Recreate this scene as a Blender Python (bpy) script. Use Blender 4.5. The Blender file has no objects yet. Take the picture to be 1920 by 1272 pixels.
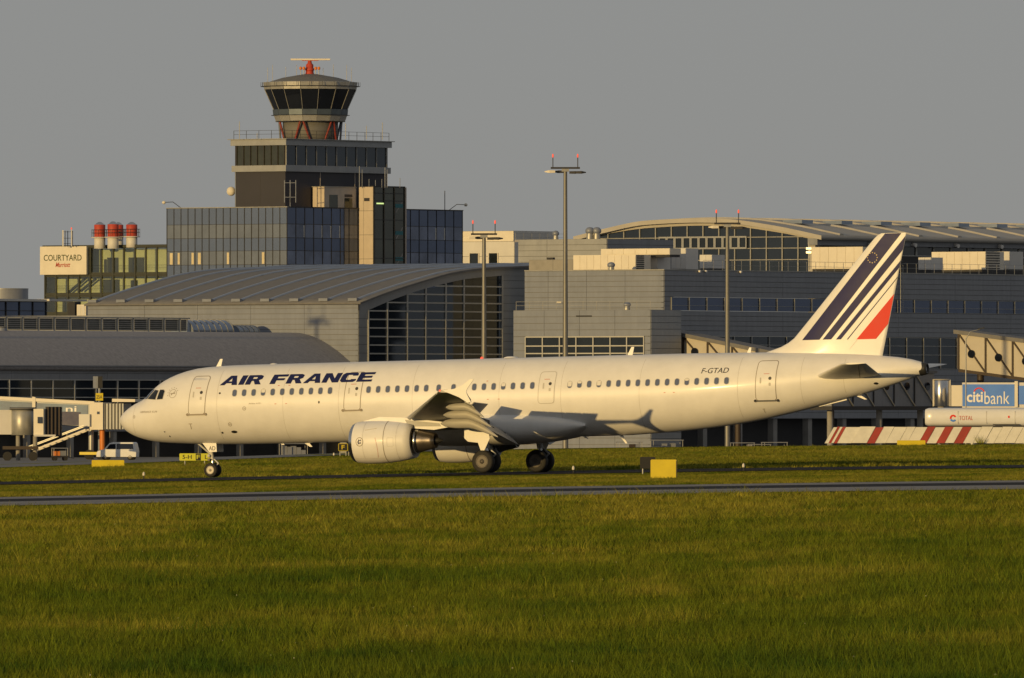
import bpy, bmesh, math, random
import numpy as np
from mathutils import Vector, Matrix
random.seed(11)
rng = np.random.default_rng(5)
sc = bpy.context.scene
COL = sc.collection
R = math.radians

# ------------------------------------------------------------------ camera, sky, sun, exposure
FPX = 24321.0          # focal length in pixels of a 1920 wide picture (long telephoto)
YH = 770.0             # picture row of the horizon
CAMH = 3.25            # eye height above the taxiway
cam = bpy.data.cameras.new('camera')
cam.sensor_width = 36.0
cam.lens = 36.0 * FPX / 1920.0
cam.clip_start = 5.0
cam.clip_end = 20000.0
camo = bpy.data.objects.new('camera', cam)
camo.location = (0, 0, CAMH)
camo.rotation_euler = (R(90) + math.atan((YH - 636.0) / FPX), 0, 0)
COL.objects.link(camo)
sc.camera = camo

SUN_AZ, SUN_EL = R(35.5), R(5.5)     # sun stands behind the camera, to the left
sun_dir = Vector((-math.sin(SUN_AZ) * math.cos(SUN_EL), -math.cos(SUN_AZ) * math.cos(SUN_EL), math.sin(SUN_EL)))
world = bpy.data.worlds.new('World')
sc.world = world
world.use_nodes = True
wn = world.node_tree
bg = wn.nodes['Background']
sky = wn.nodes.new('ShaderNodeTexSky')
sky.sky_type = 'NISHITA'
sky.sun_disc = False
sky.sun_elevation = SUN_EL
sky.sun_rotation = math.atan2(sun_dir.x, sun_dir.y)
sky.altitude = 350.0
sky.air_density = 0.5
sky.dust_density = 0.7
sky.ozone_density = 1.0
hsv = wn.nodes.new('ShaderNodeHueSaturation')
hsv.inputs['Saturation'].default_value = 0.38
hsv.inputs['Value'].default_value = 0.3
wn.links.new(sky.outputs[0], hsv.inputs['Color'])
veil = wn.nodes.new('ShaderNodeVectorMath')          # even grey evening haze over the whole sky
veil.operation = 'ADD'
veil.inputs[1].default_value = (4.3, 4.25, 4.15)
wn.links.new(hsv.outputs[0], veil.inputs[0])
wn.links.new(veil.outputs[0], bg.inputs['Color'])
bg.inputs['Strength'].default_value = 0.05

sl = bpy.data.lights.new('sun', 'SUN')
sl.energy = 2.9
sl.angle = R(0.5)
sl.color = (1.0, 0.68, 0.26)
slo = bpy.data.objects.new('sun', sl)
slo.rotation_euler = (-sun_dir).to_track_quat('-Z', 'Y').to_euler()
slo.location = (-60, -60, 40)
COL.objects.link(slo)

vs = sc.view_settings
vs.view_transform = 'Standard'
vs.look = 'None'
vs.exposure = 0.0
vs.gamma = 1.0
sc.cycles.max_bounces = 6
sc.cycles.transparent_max_bounces = 12
sc.cycles.use_denoising = True

# ------------------------------------------------------------------ helpers
WM = {}
I4 = Matrix.Identity(4)

def link(o, parent=None, M=None):
    COL.objects.link(o)
    M = I4.copy() if M is None else M
    if parent is not None:
        o.parent = parent
        o.matrix_parent_inverse = WM[parent.name].inverted()
    o.matrix_basis = M
    WM[o.name] = M.copy()
    return o

def tag(o, label=None, cat=None, group=None, kind=None):
    if label: o['label'] = label
    if cat: o['category'] = cat
    if group: o['group'] = group
    if kind: o['kind'] = kind
    return o

def thing(name, label, cat, loc=(0, 0, 0), group=None, M=None):
    o = bpy.data.objects.new(name, None)
    o.empty_display_size = 0.3
    link(o, None, Matrix.Translation(Vector(loc)) if M is None else M)
    return tag(o, label, cat, group)

def nodes_of(m):
    m.use_nodes = True
    nt = m.node_tree
    return nt, nt.nodes['Principled BSDF']

def mat(name, col, rough=0.6, metal=0.0, var=0.12, vscale=0.6, bump=0.0, bscale=8.0, coat=0.0, spec=0.5, stretch=(1, 1, 1), col2=None, streak=0.0):
    m = bpy.data.materials.new(name)
    nt, b = nodes_of(m)
    N, L = nt.nodes, nt.links
    geo = N.new('ShaderNodeNewGeometry')
    mp = N.new('ShaderNodeMapping')
    mp.inputs['Scale'].default_value = stretch
    L.new(geo.outputs['Position'], mp.inputs['Vector'])
    c = tuple(col)
    b.inputs['Roughness'].default_value = rough
    b.inputs['Metallic'].default_value = metal
    b.inputs['Specular IOR Level'].default_value = spec
    if coat:
        b.inputs['Coat Weight'].default_value = coat
        b.inputs['Coat Roughness'].default_value = 0.12
    if var > 0:
        nz = N.new('ShaderNodeTexNoise')
        nz.inputs['Scale'].default_value = vscale
        nz.inputs['Detail'].default_value = 5.0
        nz.inputs['Roughness'].default_value = 0.65
        L.new(mp.outputs[0], nz.inputs['Vector'])
        rp = N.new('ShaderNodeValToRGB')
        a = c if col2 is None else tuple(col2)
        rp.color_ramp.elements[0].position = 0.3
        rp.color_ramp.elements[1].position = 0.7
        rp.color_ramp.elements[0].color = tuple(x * (1 - var) for x in a) + (1,)
        rp.color_ramp.elements[1].color = tuple(min(1, x * (1 + var)) for x in c) + (1,)
        L.new(nz.outputs['Fac'], rp.inputs['Fac'])
        colour = rp.outputs['Color']
        if streak > 0:                       # faint rain and dirt streaks running down
            m3 = N.new('ShaderNodeMapping'); m3.inputs['Scale'].default_value = (2.2, 2.2, .22)
            n3 = N.new('ShaderNodeTexNoise'); n3.inputs['Scale'].default_value = 1.0; n3.inputs['Detail'].default_value = 6
            r3 = N.new('ShaderNodeMapRange'); r3.inputs['From Min'].default_value = .35; r3.inputs['From Max'].default_value = .7
            r3.inputs['To Min'].default_value = 1.0; r3.inputs['To Max'].default_value = 1 - streak
            v3 = N.new('ShaderNodeVectorMath'); v3.operation = 'SCALE'
            L.new(geo.outputs['Position'], m3.inputs['Vector']); L.new(m3.outputs[0], n3.inputs['Vector'])
            L.new(n3.outputs['Fac'], r3.inputs['Value']); L.new(colour, v3.inputs[0]); L.new(r3.outputs[0], v3.inputs['Scale'])
            colour = v3.outputs[0]
        L.new(colour, b.inputs['Base Color'])
        mr = N.new('ShaderNodeMapRange')
        mr.inputs['To Min'].default_value = max(0.02, rough * 0.8)
        mr.inputs['To Max'].default_value = min(1, rough * 1.2)
        L.new(nz.outputs['Fac'], mr.inputs['Value'])
        L.new(mr.outputs[0], b.inputs['Roughness'])
    else:
        b.inputs['Base Color'].default_value = c + (1,)
    if bump:
        n2 = N.new('ShaderNodeTexNoise')
        n2.inputs['Scale'].default_value = bscale
        n2.inputs['Detail'].default_value = 3.0
        L.new(mp.outputs[0], n2.inputs['Vector'])
        bp = N.new('ShaderNodeBump')
        bp.inputs['Strength'].default_value = bump
        bp.inputs['Distance'].default_value = 0.05
        L.new(n2.outputs['Fac'], bp.inputs['Height'])
        L.new(bp.outputs[0], b.inputs['Normal'])
    return m

def glass_mat(name, col, metal=0.55, rough=0.04, wave=0.06, wscale=0.35, var=0.25):
    return mat(name, col, rough, metal, var, 0.25, wave, wscale, spec=0.8)

def emit_mat(name, col, strength):
    m = bpy.data.materials.new(name)
    nt, b = nodes_of(m)
    b.inputs['Base Color'].default_value = tuple(col) + (1,)
    b.inputs['Emission Color'].default_value = tuple(col) + (1,)
    b.inputs['Emission Strength'].default_value = strength
    return m

def see_through(name, tint, gloss=0.12):
    m = bpy.data.materials.new(name)
    m.use_nodes = True
    nt = m.node_tree
    N, L = nt.nodes, nt.links
    out = N['Material Output']
    N.remove(N['Principled BSDF'])
    t = N.new('ShaderNodeBsdfTransparent'); t.inputs[0].default_value = tuple(tint) + (1,)
    g = N.new('ShaderNodeBsdfGlossy'); g.inputs['Roughness'].default_value = 0.05
    mx = N.new('ShaderNodeMixShader'); mx.inputs[0].default_value = gloss
    L.new(t.outputs[0], mx.inputs[1]); L.new(g.outputs[0], mx.inputs[2]); L.new(mx.outputs[0], out.inputs['Surface'])
    return m

def mesh(name, verts, faces, m, parent=None, M=None, smooth=False, org=None):
    me = bpy.data.meshes.new(name)
    if org is not None:
        o3 = Vector(org)
        verts = [tuple(Vector(v) - o3) for v in verts]
        M = Matrix.Translation(o3)
    me.from_pydata([tuple(v) for v in verts], [], [tuple(f) for f in faces])
    me.validate()
    me.materials.append(m)
    bm = bmesh.new(); bm.from_mesh(me)
    bmesh.ops.recalc_face_normals(bm, faces=bm.faces)
    bm.to_mesh(me); bm.free()
    if smooth:
        me.polygons.foreach_set('use_smooth', [True] * len(me.polygons))
    o = bpy.data.objects.new(name, me)
    return link(o, parent, M)

_cube = {}
CV = [(-.5, -.5, -.5), (.5, -.5, -.5), (.5, .5, -.5), (-.5, .5, -.5), (-.5, -.5, .5), (.5, -.5, .5), (.5, .5, .5), (-.5, .5, .5)]
CF = [(0, 3, 2, 1), (4, 5, 6, 7), (0, 1, 5, 4), (1, 2, 6, 5), (2, 3, 7, 6), (3, 0, 4, 7)]

def cube_me(m):
    if m.name not in _cube:
        me = bpy.data.meshes.new('block')
        me.from_pydata(CV, [], CF)
        me.materials.append(m)
        _cube[m.name] = me
    return _cube[m.name]

def V3(p, z=None):
    return Vector((p[0], p[1], p[2] if z is None else z))

def frame(c, ux, uy, uz):
    M = Matrix.Identity(4)
    for i in range(3):
        M[i][0] = ux[i]; M[i][1] = uy[i]; M[i][2] = uz[i]; M[i][3] = c[i]
    return M

def box(name, m, c, size, parent=None, rz=0.0, rot=None):
    c = Vector(c)
    Rm = (Matrix.Rotation(rz, 4, 'Z') if rot is None else rot.to_4x4())
    M = Matrix.Translation(c) @ Rm @ Matrix.Diagonal((size[0], size[1], size[2], 1))
    return link(bpy.data.objects.new(name, cube_me(m)), parent, M)

def wallbox(name, m, p, t, n, u0, u1, z0, z1, n0, n1, parent=None):
    """a block set in a wall's own axes: u along t, z up, n outwards"""
    t3 = Vector((t[0], t[1], 0)); n3 = Vector((n[0], n[1], 0))
    c = Vector((p[0], p[1], 0)) + t3 * ((u0 + u1) / 2) + n3 * ((n0 + n1) / 2) + Vector((0, 0, (z0 + z1) / 2))
    M = frame(c, t3 * (u1 - u0), n3 * (n1 - n0), Vector((0, 0, z1 - z0)))
    return link(bpy.data.objects.new(name, cube_me(m)), parent, M)

_cyl = {}
def cyl_me(m, n=14):
    k = (m.name, n)
    if k not in _cyl:
        v = []; f = []
        for z in (-.5, .5):
            for i in range(n):
                a = 2 * math.pi * i / n
                v.append((math.cos(a), math.sin(a), z))
        for i in range(n):
            j = (i + 1) % n
            f.append((i, j, n + j, n + i))
        f.append(tuple(range(n - 1, -1, -1))); f.append(tuple(range(n, 2 * n)))
        me = bpy.data.meshes.new('round'); me.from_pydata(v, [], f)
        me.materials.append(m)
        sm = [True] * n + [False] * 2
        me.polygons.foreach_set('use_smooth', sm)
        _cyl[k] = me
    return _cyl[k]

def basis(d):
    d = Vector(d).normalized()
    a = Vector((0, 0, 1)) if abs(d.z) < 0.9 else Vector((1, 0, 0))
    x = a.cross(d).normalized()
    return x, d.cross(x).normalized(), d

def rod(name, m, p, q, r, parent=None, n=14, A=None):
    p = Vector(p); q = Vector(q)
    if A is not None: p = A @ p; q = A @ q
    x, y, d = basis(q - p)
    M = frame((p + q) / 2, x * r, y * r, q - p)
    return link(bpy.data.objects.new(name, cyl_me(m, n)), parent, M)

def bar(name, m, p, q, w, h, parent=None, A=None):
    p = Vector(p); q = Vector(q)
    if A is not None: p = A @ p; q = A @ q
    x, y, d = basis(q - p)
    return link(bpy.data.objects.new(name, cube_me(m)), parent, frame((p + q) / 2, x * w, y * h, q - p))

def prism(name, m, loop, d, parent=None, M=None, org=None, smooth=False):
    """extrude a planar loop of 3D points by vector d"""
    n = len(loop)
    d = Vector(d)
    v = [Vector(p) for p in loop] + [Vector(p) + d for p in loop]
    f = [tuple(range(n)), tuple(range(2 * n - 1, n - 1, -1))]
    for i in range(n):
        j = (i + 1) % n
        f.append((i, n + i, n + j, j))
    return mesh(name, v, f, m, parent, M, smooth, org)

def loft(name, m, secs, parent=None, M=None, caps=True, closed=True, smooth=True, org=None):
    n = len(secs[0])
    v = [p for s in secs for p in s]
    f = []
    for a in range(len(secs) - 1):
        for i in range(n if closed else n - 1):
            j = (i + 1) % n
            f.append((a * n + i, a * n + j, (a + 1) * n + j, (a + 1) * n + i))
    if caps and closed:
        f.append(tuple(range(n - 1, -1, -1)))
        f.append(tuple(range((len(secs) - 1) * n, len(secs) * n)))
    o = mesh(name, v, f, m, parent, M, smooth, org)
    if smooth and caps:
        keys = set()
        for p in o.data.polygons:
            if len(p.vertices) > 4:
                p.use_smooth = False
                keys.update(p.edge_keys)
        for e in o.data.edges:
            if e.key in keys: e.use_edge_sharp = True
    return o

def lathe(name, m, prof, c, axis, parent=None, M=None, n=32, smooth=True, caps=True):
    x, y, d = basis(axis)
    c = Vector(c)
    secs = []
    for a, r in prof:
        secs.append([c + d * a + (x * math.cos(2 * math.pi * i / n) + y * math.sin(2 * math.pi * i / n)) * max(r, .001) for i in range(n)])
    return loft(name, m, secs, parent, M, caps, True, smooth)

# flat drawings (lettering, stripes) wrapped onto a surface
def text_flat(txt, shear=0.0, fat=0.0):
    cu = bpy.data.curves.new('lettering', 'FONT')
    cu.body = txt; cu.size = 1.0; cu.shear = shear; cu.offset = fat; cu.resolution_u = 4
    cu.fill_mode = 'FRONT'
    o = bpy.data.objects.new('lettering', cu)
    me = o.to_mesh()
    v = [(p.co.x, p.co.y) for p in me.vertices]
    f = [tuple(q.vertices) for q in me.polygons]
    o.to_mesh_clear()
    bpy.data.objects.remove(o); bpy.data.curves.remove(cu)
    return v, f

def fit(flat, u0, u1, v0, v1):
    v, f = flat
    a = np.array(v)
    lo = a.min(0); hi = a.max(0)
    s = (np.array([u1, v1]) - np.array([u0, v0])) / (hi - lo)
    b = (a - lo) * s + np.array([u0, v0])
    return [tuple(x) for x in b], f

def polys_flat(loops):
    v = []; f = []
    for lp in loops:
        k = len(v); v += [tuple(p) for p in lp]; f.append(tuple(range(k, k + len(lp))))
    return v, f

def ring_loops(cu, cv, r0, r1, n=28, a0=0.0, a1=2 * math.pi):
    L = []
    for i in range(n):
        a = a0 + (a1 - a0) * i / n; b = a0 + (a1 - a0) * (i + 1) / n
        L.append([(cu + r0 * math.cos(a), cv + r0 * math.sin(a)), (cu + r1 * math.cos(a), cv + r1 * math.sin(a)),
                  (cu + r1 * math.cos(b), cv + r1 * math.sin(b)), (cu + r0 * math.cos(b), cv + r0 * math.sin(b))])
    return L

def disc_loop(cu, cv, r, n=20, ry=None):
    ry = r if ry is None else ry
    return [(cu + r * math.cos(2 * math.pi * i / n), cv + ry * math.sin(2 * math.pi * i / n)) for i in range(n)]

def rrect(u0, u1, v0, v1, r, n=4):
    P = []
    for cx, cy, a in ((u1 - r, v1 - r, 0), (u0 + r, v1 - r, 90), (u0 + r, v0 + r, 180), (u1 - r, v0 + r, 270)):
        for i in range(n + 1):
            b = R(a + 90 * i / n)
            P.append((cx + r * math.cos(b), cy + r * math.sin(b)))
    return P

def wrap(name, m, flat, mapper, cu=None, cv=None, parent=None, M=None, smooth=True):
    v, f = flat
    bm = bmesh.new()
    bv = [bm.verts.new((p[0], p[1], 0)) for p in v]
    for q in f:
        try: bm.faces.new([bv[i] for i in q])
        except ValueError: pass
    bmesh.ops.triangulate(bm, faces=bm.faces[:])
    a = np.array(v)
    for step, ax in ((cu, 0), (cv, 1)):
        if not step: continue
        x = a[:, ax].min() + step
        while x < a[:, ax].max():
            co = (x, 0, 0) if ax == 0 else (0, x, 0)
            no = (1, 0, 0) if ax == 0 else (0, 1, 0)
            bmesh.ops.bisect_plane(bm, geom=bm.verts[:] + bm.edges[:] + bm.faces[:], plane_co=co, plane_no=no)
            x += step
    for w in bm.verts:
        w.co = Vector(mapper(w.co.x, w.co.y))
    me = bpy.data.meshes.new(name)
    bm.to_mesh(me); bm.free()
    me.materials.append(m)
    if smooth: me.polygons.foreach_set('use_smooth', [True] * len(me.polygons))
    return link(bpy.data.objects.new(name, me), parent, M)

def pchip(xs, ys):
    xs = np.array(xs, float); ys = np.array(ys, float)
    h = np.diff(xs); dl = np.diff(ys) / h
    d = np.zeros(len(xs))
    for i in range(1, len(xs) - 1):
        if dl[i - 1] * dl[i] > 0:
            w1 = 2 * h[i] + h[i - 1]; w2 = h[i] + 2 * h[i - 1]
            d[i] = (w1 + w2) / (w1 / dl[i - 1] + w2 / dl[i])
    d[0] = dl[0]; d[-1] = dl[-1]
    def fn(x):
        i = int(min(max(np.searchsorted(xs, x) - 1, 0), len(h) - 1))
        t = min(max((x - xs[i]) / h[i], 0), 1)
        return (ys[i] * (2 * t ** 3 - 3 * t * t + 1) + ys[i + 1] * (3 * t * t - 2 * t ** 3)
                + h[i] * (d[i] * (t ** 3 - 2 * t * t + t) + d[i + 1] * (t ** 3 - t * t)))
    return fn

# sizes read off the photograph become places on the airport
def zpy(py, d): return CAMH + (YH - py) * d / FPX
def xpx(px, d): return (px - 960.0) * d / FPX
def corner(px, d): return Vector((xpx(px, d), d))
def reach(p, t, px):
    k = (px - 960.0) / FPX
    return (k * p[1] - p[0]) / (t[0] - k * t[1])

GA = R(54.0)                                   # the terminal's grid against the view axis
N1 = Vector((math.sin(GA), -math.cos(GA))); T1 = Vector((math.cos(GA), math.sin(GA)))     # apron fronts, turned from the sun
N2 = Vector((-math.cos(GA), -math.sin(GA))); T2 = Vector((-math.sin(GA), math.cos(GA)))   # sunlit flanks
ZG = -2.2                                      # apron level at the terminal

# ------------------------------------------------------------------ materials
M_ = {}
def defm(k, *a, **kw): M_[k] = mat(k, *a, **kw)
defm('white_paint', (.80, .79, .77), .40, 0, .05, .7, coat=.08, spec=.4, streak=.03)
defm('grey_paint', (.42, .43, .43), .4, 0, .06, .8)
defm('wing_grey', (.27, .27, .265), .45, .1, .18, 1.6)
defm('bare_metal', (.62, .62, .62), .22, 1.0, .08, 2.0)
defm('hot_metal', (.36, .31, .26), .3, .9, .25, 2.5)
defm('dark_metal', (.05, .05, .05), .45, .5, .2, 2)
defm('rubber', (.018, .018, .018), .75, 0, .2, 4)
defm('hub', (.11, .10, .09), .55, .3, .25, 6)
defm('nose_hub', (.42, .40, .36), .5, .2, .2, 6)
defm('navy', (.012, .016, .085), .45, 0, .05, 1, spec=.3)
defm('stripe_navy', (.016, .017, .10), .42, 0, .12, .8, spec=.12)
defm('red_paint', (.72, .035, .02), .5, 0, .05, 1, spec=.25)
defm('seam', (.30, .26, .21), .6, 0, 0)
defm('mast_steel', (.21, .21, .20), .5, .4, .15, 1.2, streak=.15)
defm('joint', (.15, .15, .145), .7, 0, 0)
defm('seam_light', (.52, .50, .46), .6, 0, 0)
defm('ink', (.03, .03, .04), .5, 0, 0)
defm('ink_red', (.55, .12, .08), .5, 0, 0)
defm('gold', (.42, .30, .08), .4, 0, 0)
defm('cabin_glass', (.15, .18, .27), .12, .25, 0)
defm('cockpit_glass', (.015, .018, .022), .05, .1, 0)
defm('blind', (.74, .72, .68), .6, 0, 0)
defm('clad', (.34, .355, .37), .48, .35, .07, .5, streak=.06)
defm('clad_dark', (.27, .285, .315), .5, .3, .08, .5, streak=.10)
defm('clad_white', (.62, .61, .58), .55, .0, .06, .4)
defm('clad_beige', (.235, .262, .325), .5, .25, .06, .5, streak=.08)
defm('panel_beige', (.50, .46, .38), .6, 0, .06, .5)
defm('strut_red', (.22, .03, .02), .5, 0, .1, 1)
defm('stone', (.54, .47, .39), .8, 0, .08, .8)
defm('cream', (.72, .67, .56), .6, 0, .06, .6)
defm('frame_light', (.50, .50, .47), .45, .2, .05, 2)
defm('frame_dark', (.035, .035, .038), .5, .2, .1, 2)
defm('roof_grey', (.17, .168, .17), .75, .05, .14, 1.2, .15, 3)
defm('roof_membrane', (.31, .30, .31), .85, 0, .16, 2.2, .3, 2.5, streak=.08)
defm('roof_light', (.42, .40, .36), .6, .1, .08, .4)
defm('rib_metal', (.34, .38, .44), .35, .7, .08, .6)
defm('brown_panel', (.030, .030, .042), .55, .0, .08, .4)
defm('concrete', (.30, .29, .27), .85, 0, .15, .6)
defm('galv', (.36, .36, .34), .45, .5, .12, 1.2)
defm('yellow', (.66, .52, .012), .5, 0, .08, 1.5)
defm('yellow_green', (.62, .62, .04), .5, 0, .06, 1.5)
defm('black_paint', (.012, .012, .012), .5, 0, .1, 2)
defm('red_band', (.45, .055, .03), .6, 0, .12, .8)
defm('truss_brown', (.055, .040, .030), .6, .1, .1, 2)
defm('barrier_white', (.72, .70, .64), .75, 0, .10, 1.2)
defm('barrier_red', (.36, .045, .035), .7, 0, .15, 1.2)
defm('blue_panel', (.03, .16, .62), .45, 0, .10, .4, col2=(.05, .24, .80))
defm('sign_white', (.82, .80, .76), .5, 0, 0)
defm('hotel_wall', (.70, .74, .60), .8, 0, .12, .3)
defm('hotel_frame', (.045, .05, .04), .5, .1, .1, 1)
defm('van_paint', (.70, .71, .72), .3, 0, .03, 1, coat=.4)
defm('orange', (.65, .20, .03), .5, 0, .1, 1)
defm('teal', (.02, .17, .20), .5, 0, .1, 1)
defm('skylight', (.30, .36, .46), .25, .4, .12, .5)
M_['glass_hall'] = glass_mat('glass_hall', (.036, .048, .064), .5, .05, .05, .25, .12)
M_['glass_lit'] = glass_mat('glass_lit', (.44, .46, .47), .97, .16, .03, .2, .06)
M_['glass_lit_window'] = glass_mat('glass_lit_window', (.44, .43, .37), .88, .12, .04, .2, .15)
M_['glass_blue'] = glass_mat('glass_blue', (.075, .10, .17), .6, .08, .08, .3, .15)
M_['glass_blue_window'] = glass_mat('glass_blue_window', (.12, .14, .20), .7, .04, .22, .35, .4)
M_['glass_dark'] = glass_mat('glass_dark', (.020, .026, .030), .3, .06, .05, .3)
M_['glass_cab'] = glass_mat('glass_cab', (.010, .013, .022), .2, .05, .02, .3)
M_['glass_stair'] = glass_mat('glass_stair', (.05, .055, .04), .3, .06, .05, .4, .35)
M_['hotel_glass'] = see_through('hotel_glass', (.90, .92, .82), .10)
M_['blind_lit'] = mat('blind_lit', (.62, .54, .36), .7, 0, .1, 1)
M_['lamp_red'] = emit_mat('lamp_red', (1.0, .12, .07), .45)
M_['lamp_warm'] = emit_mat('lamp_warm', (1.0, .70, .30), 2.5)
M_['lamp_green'] = emit_mat('lamp_green', (.75, .95, .35), .9)

# ------------------------------------------------------------------ ground
def sstep(a, b, x):
    t = np.clip((np.asarray(x, float) - a) / (b - a), 0, 1)
    return t * t * (3 - 2 * t)

def terrain(X, Y):
    X = np.asarray(X, float); Y = np.asarray(Y, float)
    Xc = 60 * np.tanh(X / 60)
    T = .0195 * Xc - .00013 * Xc * Xc
    w = 1 - sstep(950, 1260, Y)
    s0 = 1075 + 115 * np.clip(X / 40, -1, 1)
    return T * w + ZG * sstep(0, 250, Y - s0)

TY = -math.tan(R(21.3))       # runway and taxiway run parallel to the aircraft

def sheet(name, xs, rows, m, off, kind='structure', parent=None):
    """rows: functions giving Y for an X; draped on the terrain"""
    v = []; f = []
    nx = len(xs)
    for r in rows:
        for x in xs:
            y = r(x)
            v.append((x, y, float(terrain(x, y)) + off))
    for j in range(len(rows) - 1):
        for i in range(nx - 1):
            f.append((j * nx + i, j * nx + i + 1, (j + 1) * nx + i + 1, (j + 1) * nx + i))
    o = mesh(name, v, f, m, parent, smooth=True)
    if kind and parent is None: o['kind'] = kind
    return o

def grass_colour_nodes(nt, inst):
    N, L = nt.nodes, nt.links
    geo = N.new('ShaderNodeNewGeometry')
    mp = N.new('ShaderNodeMapping'); mp.inputs['Scale'].default_value = (.11, .035, .3)
    L.new(geo.outputs['Position'], mp.inputs['Vector'])
    n1 = N.new('ShaderNodeTexNoise'); n1.inputs['Scale'].default_value = 1.0; n1.inputs['Detail'].default_value = 6; n1.inputs['Roughness'].default_value = .7
    L.new(mp.outputs[0], n1.inputs['Vector'])
    # tall uncut grass close by is greener, the mown strip towards the runway drier
    sp = N.new('ShaderNodeSeparateXYZ'); L.new(geo.outputs['Position'], sp.inputs[0])
    gy_ = N.new('ShaderNodeMapRange'); gy_.inputs['From Min'].default_value = 150; gy_.inputs['From Max'].default_value = 420
    gy_.inputs['To Min'].default_value = -.065; gy_.inputs['To Max'].default_value = .045
    L.new(sp.outputs['Y'], gy_.inputs['Value'])
    m2 = N.new('ShaderNodeMapping'); m2.inputs['Scale'].default_value = (.45, .16, 1)
    n2 = N.new('ShaderNodeTexNoise'); n2.inputs['Scale'].default_value = 1.0; n2.inputs['Detail'].default_value = 4
    L.new(geo.outputs['Position'], m2.inputs['Vector']); L.new(m2.outputs[0], n2.inputs['Vector'])
    a1 = N.new('ShaderNodeMath'); a1.operation = 'MULTIPLY_ADD'; a1.inputs[1].default_value = .45; L.new(n2.outputs['Fac'], a1.inputs[0]); L.new(gy_.outputs[0], a1.inputs[2])
    a2 = N.new('ShaderNodeMath'); a2.operation = 'MULTIPLY_ADD'; a2.inputs[1].default_value = .6; L.new(n1.outputs['Fac'], a2.inputs[0]); L.new(a1.outputs[0], a2.inputs[2])
    r = N.new('ShaderNodeValToRGB')
    e = r.color_ramp.elements
    e[0].position = .36; e[0].color = (.034, .072, .004, 1)
    e[1].position = .64; e[1].color = (.225, .205, .026, 1)
    k = e.new(.5); k.color = (.096, .124, .006, 1)
    L.new(a2.outputs[0], r.inputs['Fac'])
    out = r.outputs['Color']
    if inst:
        oi = N.new('ShaderNodeObjectInfo')
        mr = N.new('ShaderNodeMapRange'); mr.inputs['To Min'].default_value = .55; mr.inputs['To Max'].default_value = 1.55
        L.new(oi.outputs['Random'], mr.inputs['Value'])
        mx = N.new('ShaderNodeVectorMath'); mx.operation = 'SCALE'
        L.new(out, mx.inputs[0]); L.new(mr.outputs[0], mx.inputs['Scale'])
        out = mx.outputs[0]
    return out

mg = bpy.data.materials.new('turf'); nt, b = nodes_of(mg)
nt.links.new(grass_colour_nodes(nt, False), b.inputs['Base Color']); b.inputs['Roughness'].default_value = 1.0; b.inputs['Specular IOR Level'].default_value = 0
mb = bpy.data.materials.new('grass_blade'); nt, b = nodes_of(mb)
nt.links.new(grass_colour_nodes(nt, True), b.inputs['Base Color']); b.inputs['Roughness'].default_value = .8; b.inputs['Specular IOR Level'].default_value = .15

asph = mat('asphalt', (.040, .040, .043), .9, 0, .25, .15, .1, 30, stretch=(.3, 1.5, 1), spec=.05)
asph_light = mat('asphalt_shoulder', (.27, .262, .255), .9, 0, .22, .15, .1, 30, stretch=(.3, 1.5, 1), spec=.1)
apron_m = mat('apron_concrete', (.16, .16, .16), .85, 0, .18, .05, .05, 10)

gx = np.concatenate([[-6000, -3000, -1500, -800, -400, -250, -160], np.arange(-110, 111, 2.0), [160, 250, 400, 800, 1500, 3000, 6000]])
gy = np.concatenate([[-200, 0, 60, 110], np.arange(130, 1400, 6.0), [1450, 1600, 1900, 2400, 3500, 6000, 12000]])
gz = terrain(*np.meshgrid(gx, gy))
nx = len(gx)
gv = [(gx[i], gy[j], gz[j, i]) for j in range(len(gy)) for i in range(nx)]
gf = [(j * nx + i, j * nx + i + 1, (j + 1) * nx + i + 1, (j + 1) * nx + i) for j in range(len(gy) - 1) for i in range(nx - 1)]
ground = mesh('ground', gv, gf, mg, smooth=True)
ground['kind'] = 'structure'

sx = np.concatenate([[-900, -500, -300, -200, -150], np.arange(-110, 111, 2.0), [150, 200, 300, 500, 900]])
def rows(a, b, n=4):
    return [(lambda x, c=a + (b - a) * i / n: c + TY * max(min(x, 330), -330)) for i in range(n + 1)]
sheet('runway_shoulder', sx, rows(488, 512, 6), asph_light, .03)
sheet('runway', sx, rows(512, 530, 5), asph, .03)
sheet('runway_shoulder', sx, rows(530, 543, 3), asph_light, .03)
sheet('taxiway', sx, rows(653, 682, 6), asph, .03)
def apron_edge(x):
    return float(np.interp(x, [-900, -60, -36, -14, 0, 43, 900], [860, 870, 905, 1010, 1080, 1150, 1180]))
ay = [(lambda x, t=t: apron_edge(x) * (1 - t) + 2400 * t) for t in (0, .04, .08, .12, .16, .2, .25, .3, .36, .45, .6, 1)]
sheet('apron', sx, ay, apron_m, .035)

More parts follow.
